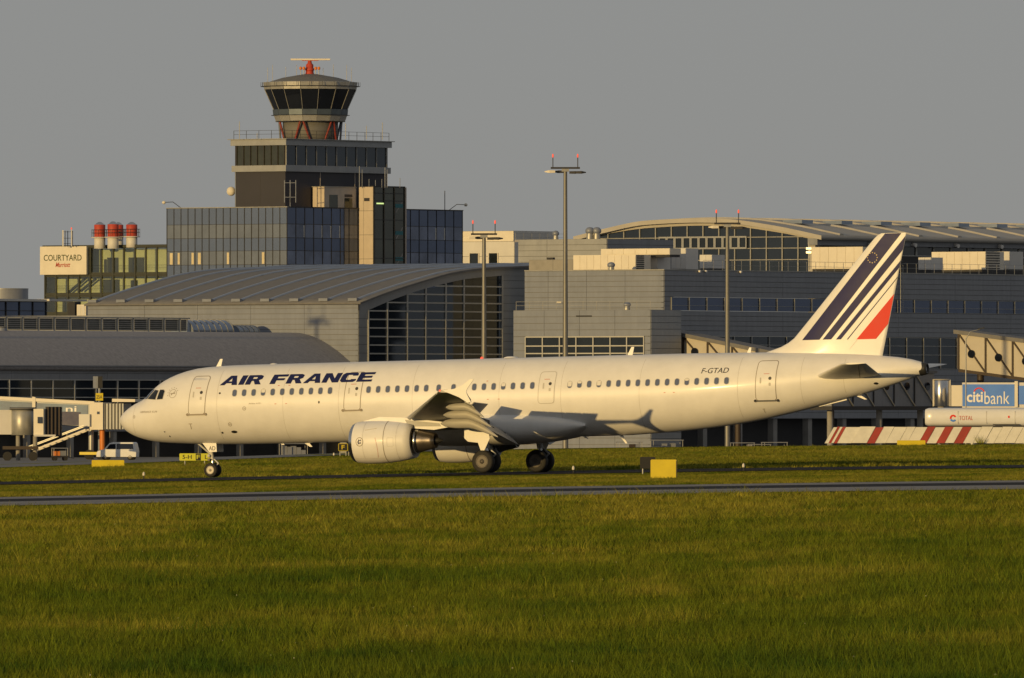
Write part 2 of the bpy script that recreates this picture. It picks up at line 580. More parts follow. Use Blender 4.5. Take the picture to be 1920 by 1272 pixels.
# ------------------------------------------------------------------ grass (one mass per meadow)
tuft_col = bpy.data.collections.new('tufts')
def make_tuft(k):
    rr = random.Random(100 + k)
    v = []; f = []
    for i in range(13 if k < 7 else 5):
        a = rr.uniform(0, 2 * math.pi); rad = abs(rr.gauss(0, .07))
        bx, by = rad * math.cos(a), rad * math.sin(a)
        h = rr.uniform(.09, .24) * (1.3 if rr.random() < .12 else 1)
        if k >= 7: h = rr.uniform(.30, .46)
        w = rr.uniform(.004, .0085) * (.6 if k >= 7 else 1)
        la = rr.uniform(0, 2 * math.pi); ln = h * rr.uniform(.1, .6)
        fa = rr.uniform(0, math.pi)
        wx, wy = w * math.cos(fa), w * math.sin(fa)
        i0 = len(v)
        mx_, my_ = bx + ln * .35 * math.cos(la), by + ln * .35 * math.sin(la)
        tx, ty = bx + ln * math.cos(la), by + ln * math.sin(la)
        v += [(bx - wx, by - wy, -.03), (bx + wx, by + wy, -.03), (mx_ - wx, my_ - wy, h * .6), (mx_ + wx, my_ + wy, h * .6), (tx, ty, h)]
        f += [(i0, i0 + 1, i0 + 3, i0 + 2), (i0 + 2, i0 + 3, i0 + 4)]
    me = bpy.data.meshes.new('tuft'); me.from_pydata(v, [], f); me.materials.append(mb)
    tuft_col.objects.link(bpy.data.objects.new('tuft', me))
for k in range(8): make_tuft(k)

def tuft_tree():
    g = bpy.data.node_groups.new('grow_tufts', 'GeometryNodeTree')
    g.interface.new_socket('Geometry', in_out='INPUT', socket_type='NodeSocketGeometry')
    g.interface.new_socket('Geometry', in_out='OUTPUT', socket_type='NodeSocketGeometry')
    N, L = g.nodes, g.links
    gi = N.new('NodeGroupInput'); go = N.new('NodeGroupOutput')
    ci = N.new('GeometryNodeCollectionInfo')
    ci.inputs['Collection'].default_value = tuft_col
    ci.inputs['Separate Children'].default_value = True
    ci.inputs['Reset Children'].default_value = True
    ip = N.new('GeometryNodeInstanceOnPoints'); ip.inputs['Pick Instance'].default_value = True
    rv = N.new('FunctionNodeRandomValue'); rv.data_type = 'FLOAT_VECTOR'
    rv.inputs['Min'].default_value = (-.15, -.15, 0); rv.inputs['Max'].default_value = (.15, .15, 6.283)
    at = N.new('GeometryNodeInputNamedAttribute'); at.data_type = 'FLOAT_VECTOR'; at.inputs['Name'].default_value = 'size'
    L.new(gi.outputs[0], ip.inputs['Points']); L.new(ci.outputs[0], ip.inputs['Instance'])
    L.new(rv.outputs[0], ip.inputs['Rotation']); L.new(at.outputs[0], ip.inputs['Scale'])
    L.new(ip.outputs[0], go.inputs[0])
    return g
TG = tuft_tree()

def vnoise(x, y, seed):
    r = np.random.default_rng(seed)
    tab = r.random((64, 64))
    xi = np.floor(x).astype(int); yi = np.floor(y).astype(int)
    fx = x - xi; fy = y - yi
    fx = fx * fx * (3 - 2 * fx); fy = fy * fy * (3 - 2 * fy)
    g = lambda a, b_: tab[a % 64, b_ % 64]
    return (g(xi, yi) * (1 - fx) + g(xi + 1, yi) * fx) * (1 - fy) + (g(xi, yi + 1) * (1 - fx) + g(xi + 1, yi + 1) * fx) * fy

def meadow(name, label, near, far, count, hs, seed, edge=(0, 0)):
    r = np.random.default_rng(seed)
    # spread evenly over the slant from near to far as the eye meets it
    q = r.random(count)
    X0 = r.uniform(-1, 1, count)
    a, b_ = 1.0 / near(0), 1.0 / far(0)
    D = 1.0 / (a + (b_ - a) * q)
    X = X0 * (.0395 * D * 1.12 + 5)
    fr = (D - near(0)) / (far(0) - near(0))
    nv = np.array([near(x) for x in X]); fv = np.array([far(x) for x in X])
    Y = nv + (fv - nv) * fr
    n = .55 * vnoise(X * .11 + 9, Y * .05 + 3, seed) + .45 * vnoise(X * .5, Y * .22, seed + 1)
    s = hs * (.55 + .9 * n) * r.uniform(.75, 1.25, count)
    s = s * np.where(edge[1] > 0, np.clip((fv - Y) / max(edge[1], 1), .30, 1), 1) * np.where(edge[0] > 0, np.clip((Y - nv) / max(edge[0], 1), .3, 1), 1)
    keep = r.random(count) < (.45 + 1.1 * n)
    X, Y, s = X[keep], Y[keep], s[keep]
    Z = terrain(X, Y)
    me = bpy.data.meshes.new(name)
    me.vertices.add(len(X))
    me.vertices.foreach_set('co', np.stack([X, Y, Z], 1).astype(np.float32).ravel())
    at = me.attributes.new('size', 'FLOAT_VECTOR', 'POINT')
    wd = s * np.clip(Y / 260.0, .9, 2.2)          # far tufts stand in wider clumps
    at.data.foreach_set('vector', np.stack([wd, wd, s], 1).astype(np.float32).ravel())
    me.materials.append(mb)
    o = bpy.data.objects.new(name, me)
    link(o)
    md = o.modifiers.new('grow', 'NODES'); md.node_group = TG
    tag(o, label, 'grass', kind='stuff')
    return o
lin = lambda c: (lambda x: c + TY * x)
meadow('meadow_grass', 'uneven olive green grass filling the foreground before the runway', lambda x: 138.0, lin(487), 230000, .95, 21, (0, 26))
meadow('mown_grass', 'short yellowish grass strip between runway and taxiway', lin(543.5), lin(652.5), 60000, .42, 31, (0, 40))
meadow('verge_grass', 'bright green grass between taxiway and apron', lin(683), apron_edge, 80000, .75, 41, (0, 120))
# scattered white flower heads in the meadow
fv = []; ff = []
rf = random.Random(3)
for i in range(150):
    q = rf.random(); d = 1 / (1 / 145 + (1 / 470 - 1 / 145) * q)
    x = rf.uniform(-1, 1) * .042 * d
    z = float(terrain(x, d)) + rf.uniform(.10, .20)
    r_ = rf.uniform(.007, .013)
    k = len(fv)
    fv += [(x + r_ * math.cos(a), d + r_ * .5 * math.sin(a * 2), z + r_ * math.sin(a)) for a in [2 * math.pi * j / 6 for j in range(6)]]
    ff.append(tuple(range(k, k + 6)))
fl = mesh('wildflowers', fv, ff, mat('petal', (.42, .42, .30), .8, 0, 0))
tag(fl, 'tiny pale flower heads scattered through the foreground grass', 'flowers', kind='stuff')

# ------------------------------------------------------------------ the airliner
TH = R(21.3)
PITCH = .0227
S0 = 21.95                               # station of the main wheels, metres aft of the nose
fwd = Vector((-math.cos(TH), math.sin(TH), 0)); port = Vector((-math.sin(TH), -math.cos(TH), 0))
nose = Vector((-20.37, 676.0, 0))
base = nose - fwd * S0 + Vector((0, 0, .055))
fx = (fwd + Vector((0, 0, -PITCH))).normalized()
upv = fx.cross(port).normalized()
AM = frame(base, fx, port, upv)
jet = thing('passenger_jet', 'white airliner with blue AIR FRANCE lettering and striped tail on the taxiway', 'airplane', M=AM)

def A(s, y, z): return Vector((S0 - s - PITCH * z, y, z))

ZT = pchip([0, .05, .12, .29, .54, .87, 1.29, 1.6, 1.9, 2.23, 2.57, 3.42, 4.42, 5.62, 7, 12, 30, 35, 38, 40, 42.13, 43.42, 44.06, 44.45],
           [3.19, 3.40, 3.50, 3.65, 3.83, 4.02, 4.21, 4.40, 4.70, 4.98, 5.20, 5.55, 5.78, 5.87, 5.90, 5.905, 5.90, 5.86, 5.79, 5.69, 5.53, 5.37, 5.21, 5.09])
ZB = pchip([0, .05, .12, .29, .54, .87, 1.29, 2.23, 3.4, 4.93, 7, 12, 27.7, 30.26, 32.27, 34.28, 35.6, 36.92, 39.07, 41.05, 42.36, 43.68, 44.1, 44.45],
           [3.17, 2.94, 2.83, 2.66, 2.49, 2.33, 2.18, 1.99, 1.90, 1.83, 1.78, 1.765, 1.77, 1.87, 2.0, 2.21, 2.4, 2.65, 3.11, 3.58, 3.93, 4.33, 4.46, 4.53])
HW = pchip([0, .05, .12, .29, .54, .87, 1.29, 1.9, 2.57, 3.42, 4.42, 5.62, 7, 30, 32.3, 34.3, 35.6, 37, 39, 41, 42.4, 43.7, 44.45],
           [.01, .25, .36, .58, .80, 1.01, 1.21, 1.44, 1.62, 1.79, 1.91, 1.965, 1.975, 1.975, 1.94, 1.84, 1.74, 1.60, 1.32, 1.0, .76, .5, .30])

def fus(s, z, e=.006):
    """point on the port skin at station s and height z"""
    zt, zb, a = ZT(s), ZB(s), HW(s)
    zc = (zt + zb) / 2; h = (zt - zb) / 2
    q = max(-.999, min(.999, (z - zc) / h))
    y = a * math.sqrt(1 - q * q)
    n = Vector((0, y / (a * a), (z - zc) / (h * h)))
    n.normalize()
    return A(s, y, z) + n * e

st = [0, .015, .05, .09, .14, .2, .29, .4, .54, .7, .87, 1.08, 1.29, 1.5, 1.7, 1.9, 2.1, 2.3, 2.57, 2.9, 3.3, 3.8, 4.4, 5.0, 5.7, 6.5, 7.5]
st += list(np.arange(8.5, 29, 1.25)) + [29, 30, 31, 32, 33, 34, 35, 36, 37, 38, 39, 40, 41, 42, 43, 43.7, 44.1, 44.45]
secs = []
NS = 72
for s in st:
    zt, zb, a = ZT(s), ZB(s), HW(s)
    secs.append([A(s, a * math.cos(2 * math.pi * i / NS), (zt + zb) / 2 + (zt - zb) / 2 * math.sin(2 * math.pi * i / NS)) for i in range(NS)])
W = M_['white_paint']
defm('tail_grey', (.76, .75, .72), .42, 0, .08, 1)
defm('wing_fairing', (.37, .36, .34), .45, 0, .08, 1)
fuse = loft('fuselage', W, secs, jet, AM)

def skin(name, m, flat, parent, cu=.35, cv=.09, e=.006):
    return wrap(name, m, flat, lambda u, v: fus(u, v, e), cu, cv, parent, AM)

def skin_each(name, m, groups, parent, e=.010):
    for g in groups: skin(name, m, polys_flat(g), parent, .2, .06, e)

def strip_loop(pts, w):
    """ribbon round a closed outline"""
    n = len(pts)
    c = np.mean(np.array(pts), 0)
    P = [np.array(p) for p in pts]
    inn = []
    for i in range(n):
        t = P[(i + 1) % n] - P[i - 1]; t = t / (np.linalg.norm(t) + 1e-9)
        nr = np.array([-t[1], t[0]])
        inn.append(P[i] + nr * w)
    return [[tuple(P[i]), tuple(P[(i + 1) % n]), tuple(inn[(i + 1) % n]), tuple(inn[i])] for i in range(n)]

# cabin windows
wins = [7.18 + .5335 * i for i in range(11)] + [14.66 + .5335 * i for i in range(7)] + [18.55, 19.37] + [20.52 + .5335 * i for i in range(7)] + [25.78 + .5335 * i for i in range(17)]
blinds = {3: .55, 23: .5, 27: .8, 28: .35, 30: .75, 39: .35}
for i, s in enumerate(wins):
    w = skin('cabin_window', M_['cabin_glass'], polys_flat([rrect(s - .115, s + .115, 4.265, 4.60, .10)]), fuse, .3, .06, .008)
    if i in blinds:
        k = blinds[i]
        skin('window_blind', M_['blind'], polys_flat([rrect(s - .105, s + .105, 4.59 - .32 * k, 4.592, .05)]), fuse, .3, .06, .012)
for s in wins:
    skin('window_frame', M_['seam_light'], polys_flat(strip_loop(rrect(s - .140, s + .140, 4.24, 4.625, .12), .022)), fuse, .3, .1, .005)

# cabin doors
def door(s0, s1, z0, z1, lean, sill, hole):
    pts = [(s + (z - z0) * lean, z) for s, z in rrect(s0, s1, z0, z1, .13)]
    d = skin('door', W, polys_flat([pts]), jet, .2, .09, .010)
    skin('door_seam', M_['seam'] if sill else M_['seam_light'], polys_flat(strip_loop(pts, -.035)), d, .3, .09, .011)
    cx = s0 + (s1 - s0) * .72 + .9 * lean
    if hole:
        skin('door_window', M_['ink'], polys_flat([disc_loop(cx, 4.50, .085, 14)]), d, .1, .06, .016)
        skin_each('door_handle', M_['seam_light'], [[rrect(s0 + .22, s0 + .30, 4.25, 4.55, .03)], [rrect(cx - .06, cx + .05, 4.12, 4.28, .02)]], d, .016)
        skin('door_placard', M_['ink_red'], polys_flat([[(cx - .35, 4.72), (cx - .05, 4.72), (cx - .05, 4.745), (cx - .35, 4.745)]]), d, .1, .06, .016)
    if sill:
        bar('door_sill', M_['seam'] if sill == 1 else M_['ink'], fus(s0 - .10, z0 - .03, .02), fus(s1 + .10, z0 - .03, .02), .06, .075, d, AM)
        for q in (s0 - .07, s1 + .07):
            rod('sill_cap', M_['seam'] if sill == 1 else M_['ink'], fus(q, z0 - .02, -.02), fus(q, z0 - .02, .05), .07, d, 10, AM)
    return d
door(4.60, 5.50, 3.40, 5.33, .06, 1, True)
door(13.32, 14.20, 3.42, 5.33, .05, 1, True)
door(24.08, 24.92, 3.52, 5.10, .02, 0, True)
door(35.86, 36.88, 3.40, 5.38, .02, 2, True)

# cockpit glazing, titles and small markings
wl = [[(1.99, 4.24), (2.56, 4.20), (2.63, 4.66), (2.36, 4.70)], [(2.66, 4.20), (3.02, 4.22), (3.07, 4.62), (2.98, 4.69), (2.74, 4.70)], [(1.42, 4.23), (1.93, 4.25), (2.28, 4.72), (1.94, 4.69)]]
for q in wl:
    c = skin('cockpit_window', M_['cockpit_glass'], polys_flat([q]), jet, .12, .08, .012)
    skin('window_trim', M_['seam_light'], polys_flat(strip_loop(q, -.03)), c, .12, .08, .009)
from mathutils.geometry import tessellate_polygon
GLYPH = {
 'A': (1.45, [(0, 0), (.55, 1), (1.05, 1), (1.45, 0), (1.0, 0), (.94, .2), (.50, .2), (.40, 0)], [(.60, .39), (.88, .39), (.79, .74)]),
 'I': (.45, [(0, 0), (0, 1), (.45, 1), (.45, 0)], None),
 'R': (1.35, [(0, 0), (0, 1), (1.0, 1), (1.25, .88), (1.25, .58), (1.02, .44), (1.35, 0), (.85, 0), (.62, .38), (.45, .38), (.45, 0)], [(.45, .60), (.45, .78), (.76, .78), (.82, .70), (.76, .60)]),
 'F': (1.25, [(0, 0), (0, 1), (1.25, 1), (1.25, .76), (.45, .76), (.45, .60), (1.1, .60), (1.1, .37), (.45, .37), (.45, 0)], None),
 'N': (1.38, [(0, 0), (0, 1), (.50, 1), (.95, .42), (.95, 1), (1.38, 1), (1.38, 0), (.88, 0), (.43, .58), (.43, 0)], None),
 'C': (1.32, [(1.32, .32), (1.32, .14), (1.15, 0), (.2, 0), (0, .18), (0, .82), (.2, 1), (1.15, 1), (1.32, .86), (1.32, .66), (.88, .66), (.86, .75), (.50, .75), (.45, .68), (.45, .32), (.50, .25), (.86, .25), (.88, .32)], None),
 'E': (1.27, [(0, 0), (0, 1), (1.25, 1), (1.25, .77), (.45, .77), (.45, .62), (1.15, .62), (1.15, .40), (.45, .40), (.45, .23), (1.27, .23), (1.27, 0)], None)}
cx_ = 0.0
for ch in 'AIR FRANCE':
    if ch == ' ':
        cx_ += .62
        continue
    wd_, outer, hole = GLYPH[ch]
    loops = [[(6.27 + (cx_ + x) * .668 + y * .15, 4.845 + y * .485) for x, y in q] for q in ([outer] + ([hole] if hole else []))]
    tri = tessellate_polygon([[Vector((x, y, 0)) for x, y in q] for q in loops])
    skin('title_letter', M_['navy'], (sum(loops, []), [tuple(t) for t in tri]), jet, .4, .06, .014)
    cx_ += wd_ + .10
skin('registration', M_['ink'], fit(text_flat('F-GTAD', .15, .002), 32.9, 34.36, 4.83, 5.10), jet, .4, .08, .010)
skin_each('alliance_emblem', M_['seam'], [ring_loops(3.62, 4.48, .205, .225, 28), [rrect(3.62 - .14, 3.62 + .14, 4.47, 4.51, .015)], [[(3.5, 4.40), (3.56, 4.40), (3.60, 4.455), (3.53, 4.455)]], [[(3.64, 4.525), (3.70, 4.525), (3.76, 4.58), (3.69, 4.58)]]] +
     [[disc_loop(3.62 + .31 * math.cos(R(a)), 4.48 + .31 * math.sin(R(a)), .022, 8)] for a in range(30, 200, 28)], jet)
skin('small_title', M_['seam'], fit(text_flat('AIRFRANCE', .1, 0), 1.62, 2.36, 3.52, 3.62), jet, .15, .06, .010)
skin('small_title', M_['seam'], fit(text_flat('KLM', .1, 0), 2.42, 2.72, 3.52, 3.62), jet, .15, .06, .010)
skin('type_title', M_['seam'], fit(text_flat('Airbus A321', .1, 0), 8.0, 8.7, 3.83, 3.91), jet, .3, .06, .010)
for s, z, r_ in ((7.75, 3.62, .10), (6.85, 2.82, .10), (1.22, 3.33, .08)):
    skin_each('service_mark', M_['seam'], [ring_loops(s, z, r_ * .75, r_, 16), [disc_loop(s, z, r_ * .3, 8)]], jet)
skin_each('service_mark', M_['seam'], [[rrect(4.6, 4.63, 2.62, 2.87, .01)], [rrect(4.52, 4.72, 2.88, 2.91, .01)], [rrect(36.1, 36.12, 2.75, 2.935, .008)], [rrect(36.05, 36.18, 2.94, 2.965, .008)]], jet)
skin_each('skin_opening', M_['black_paint'], [[q] for q in (disc_loop(6.98, 2.43, .17, 14, .07), disc_loop(3.2, 2.28, .04, 8), disc_loop(3.0, 2.52, .05, 8, .03), disc_loop(6.3, 2.40, .06, 8, .05), disc_loop(11.93, 3.85, .05, 8, .07), disc_loop(6.35, 4.44, .06, 8, .05), disc_loop(42.0, 4.12, .12, 10, .06))], jet)
skin_each('warning_mark', M_['ink_red'], [[rrect(s - .05, s + .05, z - .015, z + .015, .01)] for s, z in ((9.5, 3.82), (10.1, 3.82), (21.3, 3.78), (21.9, 3.78), (31.0, 3.9), (31.5, 3.9), (9.6, 4.76), (10.2, 4.76), (21.2, 4.72))], jet)
seams = []
for s in (3.05 - 1.9, 6.2, 9.9, 13.0, 17.1, 21.9, 25.3, 29.6, 34.9, 38.2, 40.4):
    seams.append([(s, ZB(s) + .25), (s + .014, ZB(s) + .25), (s + .014, ZT(s) - .25), (s, ZT(s) - .25)])
for q in seams: skin('skin_joint', M_['seam_light'], polys_flat([q]), fuse, None, .08, .004)

# belly fairing
bs = []
for i in range(26):
    t = i / 25
    s = 14.6 + t * 11.9
    k = max(.02, (1 - abs(2 * t - 1) ** 2.6)) ** .55
    zt = 2.35 + (3.32 - 2.35) * k
    zb = 2.30 - (2.30 - 1.42) * min(1, k * 1.02)
    a = 1.55 + (2.12 - 1.55) * k
    bs.append([A(s, a * math.copysign(abs(math.cos(th)) ** .75, math.cos(th)), (zt + zb) / 2 + (zt - zb) / 2 * math.copysign(abs(math.sin(th)) ** .85, math.sin(th))) for th in [2 * math.pi * j / 40 for j in range(40)]])
belly = loft('belly_fairing', W, bs, jet, AM)

# wings
def yt(x, t): return 5 * t * (.2969 * math.sqrt(max(x, 0)) - .126 * x - .3516 * x * x + .2843 * x ** 3 - .1036 * x ** 4)
def wLE(y): return 16.4 + (y - 1.98) * .5407
def wTE(y): return 22.6 + (y - 1.98) * .03 if y < 6.4 else 22.73 + (y - 6.4) * .307
def wz(y): return 2.52 + (y - 1.98) * .103
def wt(y): return .150 - .035 * min(1, (y - 1.98) / 8)
XS = [0, .01, .03, .07, .13, .22, .34, .48, .62, .74]
def wing_loop(y, xe, sd):
    c = wTE(y) - wLE(y); t = wt(y); z0 = wz(y)
    xs = XS + [xe]
    up = [A(wLE(y) + x * c, sd * y, z0 + (yt(x, t) + .03 * (x - x * x)) * c - .02 * x * c + .01 * c) for x in xs]
    lo = [A(wLE(y) + x * c, sd * y, z0 + (-yt(x, t) * .75 + .02 * (x - x * x)) * c - .02 * x * c + .01 * c) for x in xs]
    return up[::-1] + lo[1:]
def flap_loops(y, sd, cf, defl, back, drop, tilt0=0):
    c = wTE(y) - wLE(y)
    s0 = wLE(y) + c * back; z0 = wz(y) - c * drop
    L = cf * c
    P = []
    pts = [(x, yt(x, .13) * 1.3) for x in (1, .8, .55, .3, .12, .03, 0)] + [(x, -yt(x, .13) * .7) for x in (.03, .12, .3, .55, .8, 1)]
    for x, h in pts:
        ca, sa = math.cos(defl), math.sin(defl)
        P.append(A(s0 + L * (x * ca + h * sa), sd * y, z0 + L * (-x * sa + h * ca)))
    return P

def build_wing(sd):
    ys1 = [1.2, 1.98, 3.2, 4.6, 6.4, 8.5, 11, 13.3]
    ys2 = [13.3, 14.5, 15.7, 16.6, 17.05]
    wing = loft('wing', M_['wing_grey'], [wing_loop(y, .80, sd) for y in ys1], jet, AM)
    loft('wing_tip_panel', M_['wing_grey'], [wing_loop(y, 1.0, sd) for y in ys2], wing, AM)
    loft('flap', M_['wing_grey'], [flap_loops(y, sd, .22, R(27), .82, .025) for y in (2.15, 4.3, 6.3)], wing, AM)
    loft('flap', M_['wing_grey'], [flap_loops(y, sd, .22, R(27), .82, .025) for y in (6.5, 9.8, 13.15)], wing, AM)
    loft('flap_tab', M_['wing_grey'], [flap_loops(y, sd, .10, R(40), 1.005, .125) for y in (2.2, 4.3, 6.25)], wing, AM)
    loft('flap_tab', M_['wing_grey'], [flap_loops(y, sd, .09, R(40), 1.005, .125) for y in (6.55, 9.8, 13.1)], wing, AM)
    # dark plates paint the shade of the flap gap; tracks bridge it
    for ya, yb in ((2.1, 6.3), (6.5, 13.2)):
        shade_plate = []
        for y in (ya, yb):
            c = wTE(y) - wLE(y); s0 = wLE(y) + .80 * c
            zu = wz(y) + (yt(.8, wt(y)) + .0048) * c - .006 * c; zl = wz(y) + (-yt(.8, wt(y)) * .75 + .0032) * c - .006 * c
            shade_plate.append([A(s0 + .004, sd * y, zu), A(s0 + .07, sd * y, zu - .02), A(s0 + .07, sd * y, zl + .01), A(s0 + .004, sd * y, zl)])
        loft('flap_gap_shade', M_['dark_metal'], shade_plate, wing, AM, smooth=False)
    for y in (2.6, 4.4, 6.45, 8.1, 9.7, 11.2, 12.6):
        c = wTE(y) - wLE(y)
        bar('flap_track', M_['dark_metal'], A(wLE(y) + .76 * c, sd * y, wz(y) - .03 * c), A(wLE(y) + .98 * c, sd * y, wz(y) - .105 * c), .09, .16, wing, AM)
    # slats pushed forward and down
    for ya, yb in ((2.6, 5.1), (6.3, 9.8), (9.85, 13.2), (13.25, 16.6)):
        sec = []
        for y in (ya, (ya + yb) / 2, yb):
            c = wTE(y) - wLE(y); t = wt(y)
            off = Vector((.045 * c, 0, -.030 * c))
            up = [A(wLE(y) + x * c, sd * y, wz(y) + (yt(x, t) * 1.03 + .03 * x) * c + .01 * c) + off for x in (.13, .09, .05, .02, 0)]
            lo = [A(wLE(y) + x * c, sd * y, wz(y) - yt(x, t) * .75 * c + .01 * c) + off for x in (.02, .045)]
            inn = [A(wLE(y) + x * c, sd * y, wz(y) + yt(x, t) * .55 * c + .01 * c) + off for x in (.03, .09)]
            sec.append(up + lo + inn)
        loft('slat', M_['bare_metal'] if ya > 99 else M_['grey_paint'], sec, wing, AM, smooth=False)
    # lift dumpers standing open on the upper surface
    for ya, yb in ((3.1, 6.0), (7.0, 8.45), (8.55, 10.0), (10.1, 11.5), (11.6, 12.95)):
        sec = []
        for y in (ya, yb):
            c = wTE(y) - wLE(y); ch = .13 * c + .18
            s0 = wLE(y) + .72 * c; z0 = wz(y) + yt(.72, wt(y)) * c + .012 * c
            ca, sa = math.cos(R(42)), math.sin(R(42))
            sec.append([A(s0, sd * y, z0), A(s0 + ch * ca, sd * y, z0 + ch * sa), A(s0 + ch * ca + .02, sd * y, z0 + ch * sa - .03), A(s0 + .06, sd * y, z0 - .05)])
        loft('spoiler', M_['wing_grey'], sec, wing, AM, smooth=False)
    # tip fence
    fn = [(24.75, 4.13), (25.4, 4.20), (25.85, 4.38), (26.25, 4.66), (26.46, 4.66), (26.14, 4.24), (26.04, 4.06), (26.10, 3.90), (26.32, 3.50), (26.12, 3.50), (25.65, 3.78), (25.1, 4.0)]
    prism('winglet', W, [A(s, sd * 17.03, z) for s, z in fn], Vector((0, sd * .05, 0)), wing, AM)
    # canoe fairings below the trailing edge
    for y, k in ((6.45, 1.15), (9.7, 1.0), (12.6, .85)):
        c = wTE(y) - wLE(y)
        s0 = wLE(y) + .42 * c; s1 = wTE(y) + .75 * k
        sec = []
        for i in range(13):
            t = i / 12
            r_ = .20 * k * max(.03, math.sin(math.pi * min(1, t ** .75))) ** .65
            s = s0 + (s1 - s0) * t
            z = wz(y) - .10 * c * .6 - .16 * k - (max(0, t - .5) ** 1.25) * 1.55 * k
            sec.append([A(s, sd * (y + .62 * r_ * math.cos(a)), z + 1.2 * r_ * math.sin(a)) for a in [2 * math.pi * j / 14 for j in range(14)]])
        loft('flap_fairing', M_['wing_fairing'], sec, wing, AM)
    # navigation light
    rod('navigation_light', M_['lamp_red'] if sd > 0 else M_['sign_white'], A(24.62, sd * 16.95, 4.13), A(24.62, sd * 17.06, 4.13), .05, wing, 10, AM)
    return wing
for sd in (1, -1): build_wing(sd)

# engines
spin = lathe
def build_engine(sd):
    e = bpy.data.objects.new('engine', None); link(e, jet, AM)
    ey, ez = sd * 5.755, 1.70
    ax = Vector((-1, 0, 0))
    c = A(15.45, ey, ez)
    kx = .9
    def lathe(nm, m, prof, c, ax, par, M, n=32, **kw): return spin(nm, m, [(q * kx, r) for q, r in prof], c, ax, par, M, n, **kw)
    lathe('intake_lip', M_['bare_metal'], [(.16, .80), (.06, .84), (.0, .90), (.03, .96), (.12, 1.01), (.26, 1.04)], c, ax, e, AM, 48, caps=False)
    lathe('fan_cowl', W, [(.26, 1.04), (.6, 1.085), (1.1, 1.105), (1.7, 1.10), (2.2, 1.075)], c, ax, e, AM, 48, caps=False)
    lathe('reverser_sleeve', W, [(2.21, 1.073), (2.8, 1.02), (3.3, .945), (3.72, .86), (3.72, .80), (3.2, .80)], c, ax, e, AM, 48, caps=False)
    lathe('cowl_joint', M_['seam'], [(2.19, 1.079), (2.19, 1.082), (2.225, 1.080), (2.225, 1.077)], c, ax, e, AM, 48, caps=False)
    lathe('inlet_duct', M_['grey_paint'], [(.16, .80), (.6, .83), (1.0, .86), (1.0, .05)], c, ax, e, AM, 40, caps=False)
    lathe('spinner', M_['dark_metal'], [(.55, .01), (.65, .09), (.8, .18), (.98, .27)], c, ax, e, AM, 24)
    for k in range(18):
        a = 2 * math.pi * k / 18
        p0 = c + ax * .84 + Vector((0, math.cos(a) * .22, math.sin(a) * .22)); p1 = c + ax * .88 + Vector((0, math.cos(a + .2) * .84, math.sin(a + .2) * .84))
        bar('fan_blade', M_['dark_metal'], p0, p1, .02, .17, e, AM)
    lathe('bypass_wall', M_['black_paint'], [(3.3, .80), (3.32, .3)], c, ax, e, AM, 32, caps=False)
    lathe('core_cowl', M_['hot_metal'], [(3.2, .66), (3.8, .62), (4.3, .52), (4.75, .43), (4.98, .39), (4.98, .34), (4.7, .34)], c, ax, e, AM, 40, caps=False)
    lathe('core_band', M_['bare_metal'], [(3.72, .634), (3.72, .645), (4.02, .60), (4.02, .59)], c, ax, e, AM, 40, caps=False)
    lathe('exhaust_plug', M_['dark_metal'], [(4.6, .26), (4.98, .20), (5.2, .12), (5.42, .02)], c, ax, e, AM, 24)
    # pylon
    pl = [(16.0, 2.78), (16.9, 2.98), (18.2, 2.92), (20.6, 2.62), (21.2, 2.45), (19.9, 2.25), (18.8, 2.35), (17.5, 2.55)]
    prism('pylon', W, [A(s, ey - .19, z) for s, z in pl], Vector((0, .38, 0)), e, AM)
    prism('pylon_panel', M_['wing_grey'], [A(s, ey + sd * .192, z) for s, z in ((18.3, 2.80), (20.2, 2.58), (20.3, 2.42), (18.5, 2.45))], Vector((0, sd * .006, 0)), e, AM)
    # nacelle strake and markings on the outboard side
    prof = pchip([0, .26, .6, 1.1, 1.7, 2.2, 2.8, 3.3, 3.72], [.9, 1.04, 1.085, 1.105, 1.10, 1.075, 1.02, .945, .86])
    def on(u, v, off=.010):
        r_ = prof(u) + off
        ph = v / 1.1
        return c + ax * (u * kx) + Vector((0, sd * r_ * math.cos(ph), r_ * math.sin(ph)))
    def dec(name, m, fl, off): wrap(name, m, fl, lambda u, v: on(u, v, off), .15, .12, e, AM)
    dec('emblem_disc', M_['sign_white'], polys_flat([disc_loop(.78, .02, .21, 24)]), .006)
    dec('emblem_ring', M_['seam'], polys_flat(ring_loops(.78, .02, .20, .235, 28)), .009)
    for q in ([rrect(.70, .755, -.10, .14, .02), [(.755, .10), (.86, .14), (.90, .06), (.86, .05), (.83, .09), (.755, .06)], [(.66, -.11), (.90, -.06), (.90, -.03), (.66, -.07)], [(.79, .0), (.89, .02), (.86, -.02), (.79, -.03)], [(.63, -.02), (.69, .0), (.69, .04), (.63, .03)]]): dec('emblem_figure', M_['navy'], polys_flat([q]), .012)
    dec('warning_stripe', M_['ink_red'], polys_flat([[(1.72 + .12 * math.sin(i / 12 * 3), .22 - i * .10), (1.735 + .12 * math.sin(i / 12 * 3), .22 - i * .10), (1.735 + .12 * math.sin((i + 1) / 12 * 3), .12 - i * .10), (1.72 + .12 * math.sin((i + 1) / 12 * 3), .12 - i * .10)] for i in range(11)]), .009)
    for q in ([(.27, -.957), (2.2, -.957), (2.2, -.943), (.27, -.943)], [(.95, -.93), (.964, -.93), (.964, 1.3), (.95, 1.3)], [(2.95, -1.3), (2.964, -1.3), (2.964, 1.3), (2.95, 1.3)]): dec('panel_joint', M_['seam_light'], polys_flat([q]), .008)
    dec('access_panel', M_['seam_light'], polys_flat(strip_loop(rrect(2.45, 2.8, -.25, .2, .04), -.012)), .008)
    a0 = on(1.05, .62, -.02); a1 = on(1.75, .72, -.02)
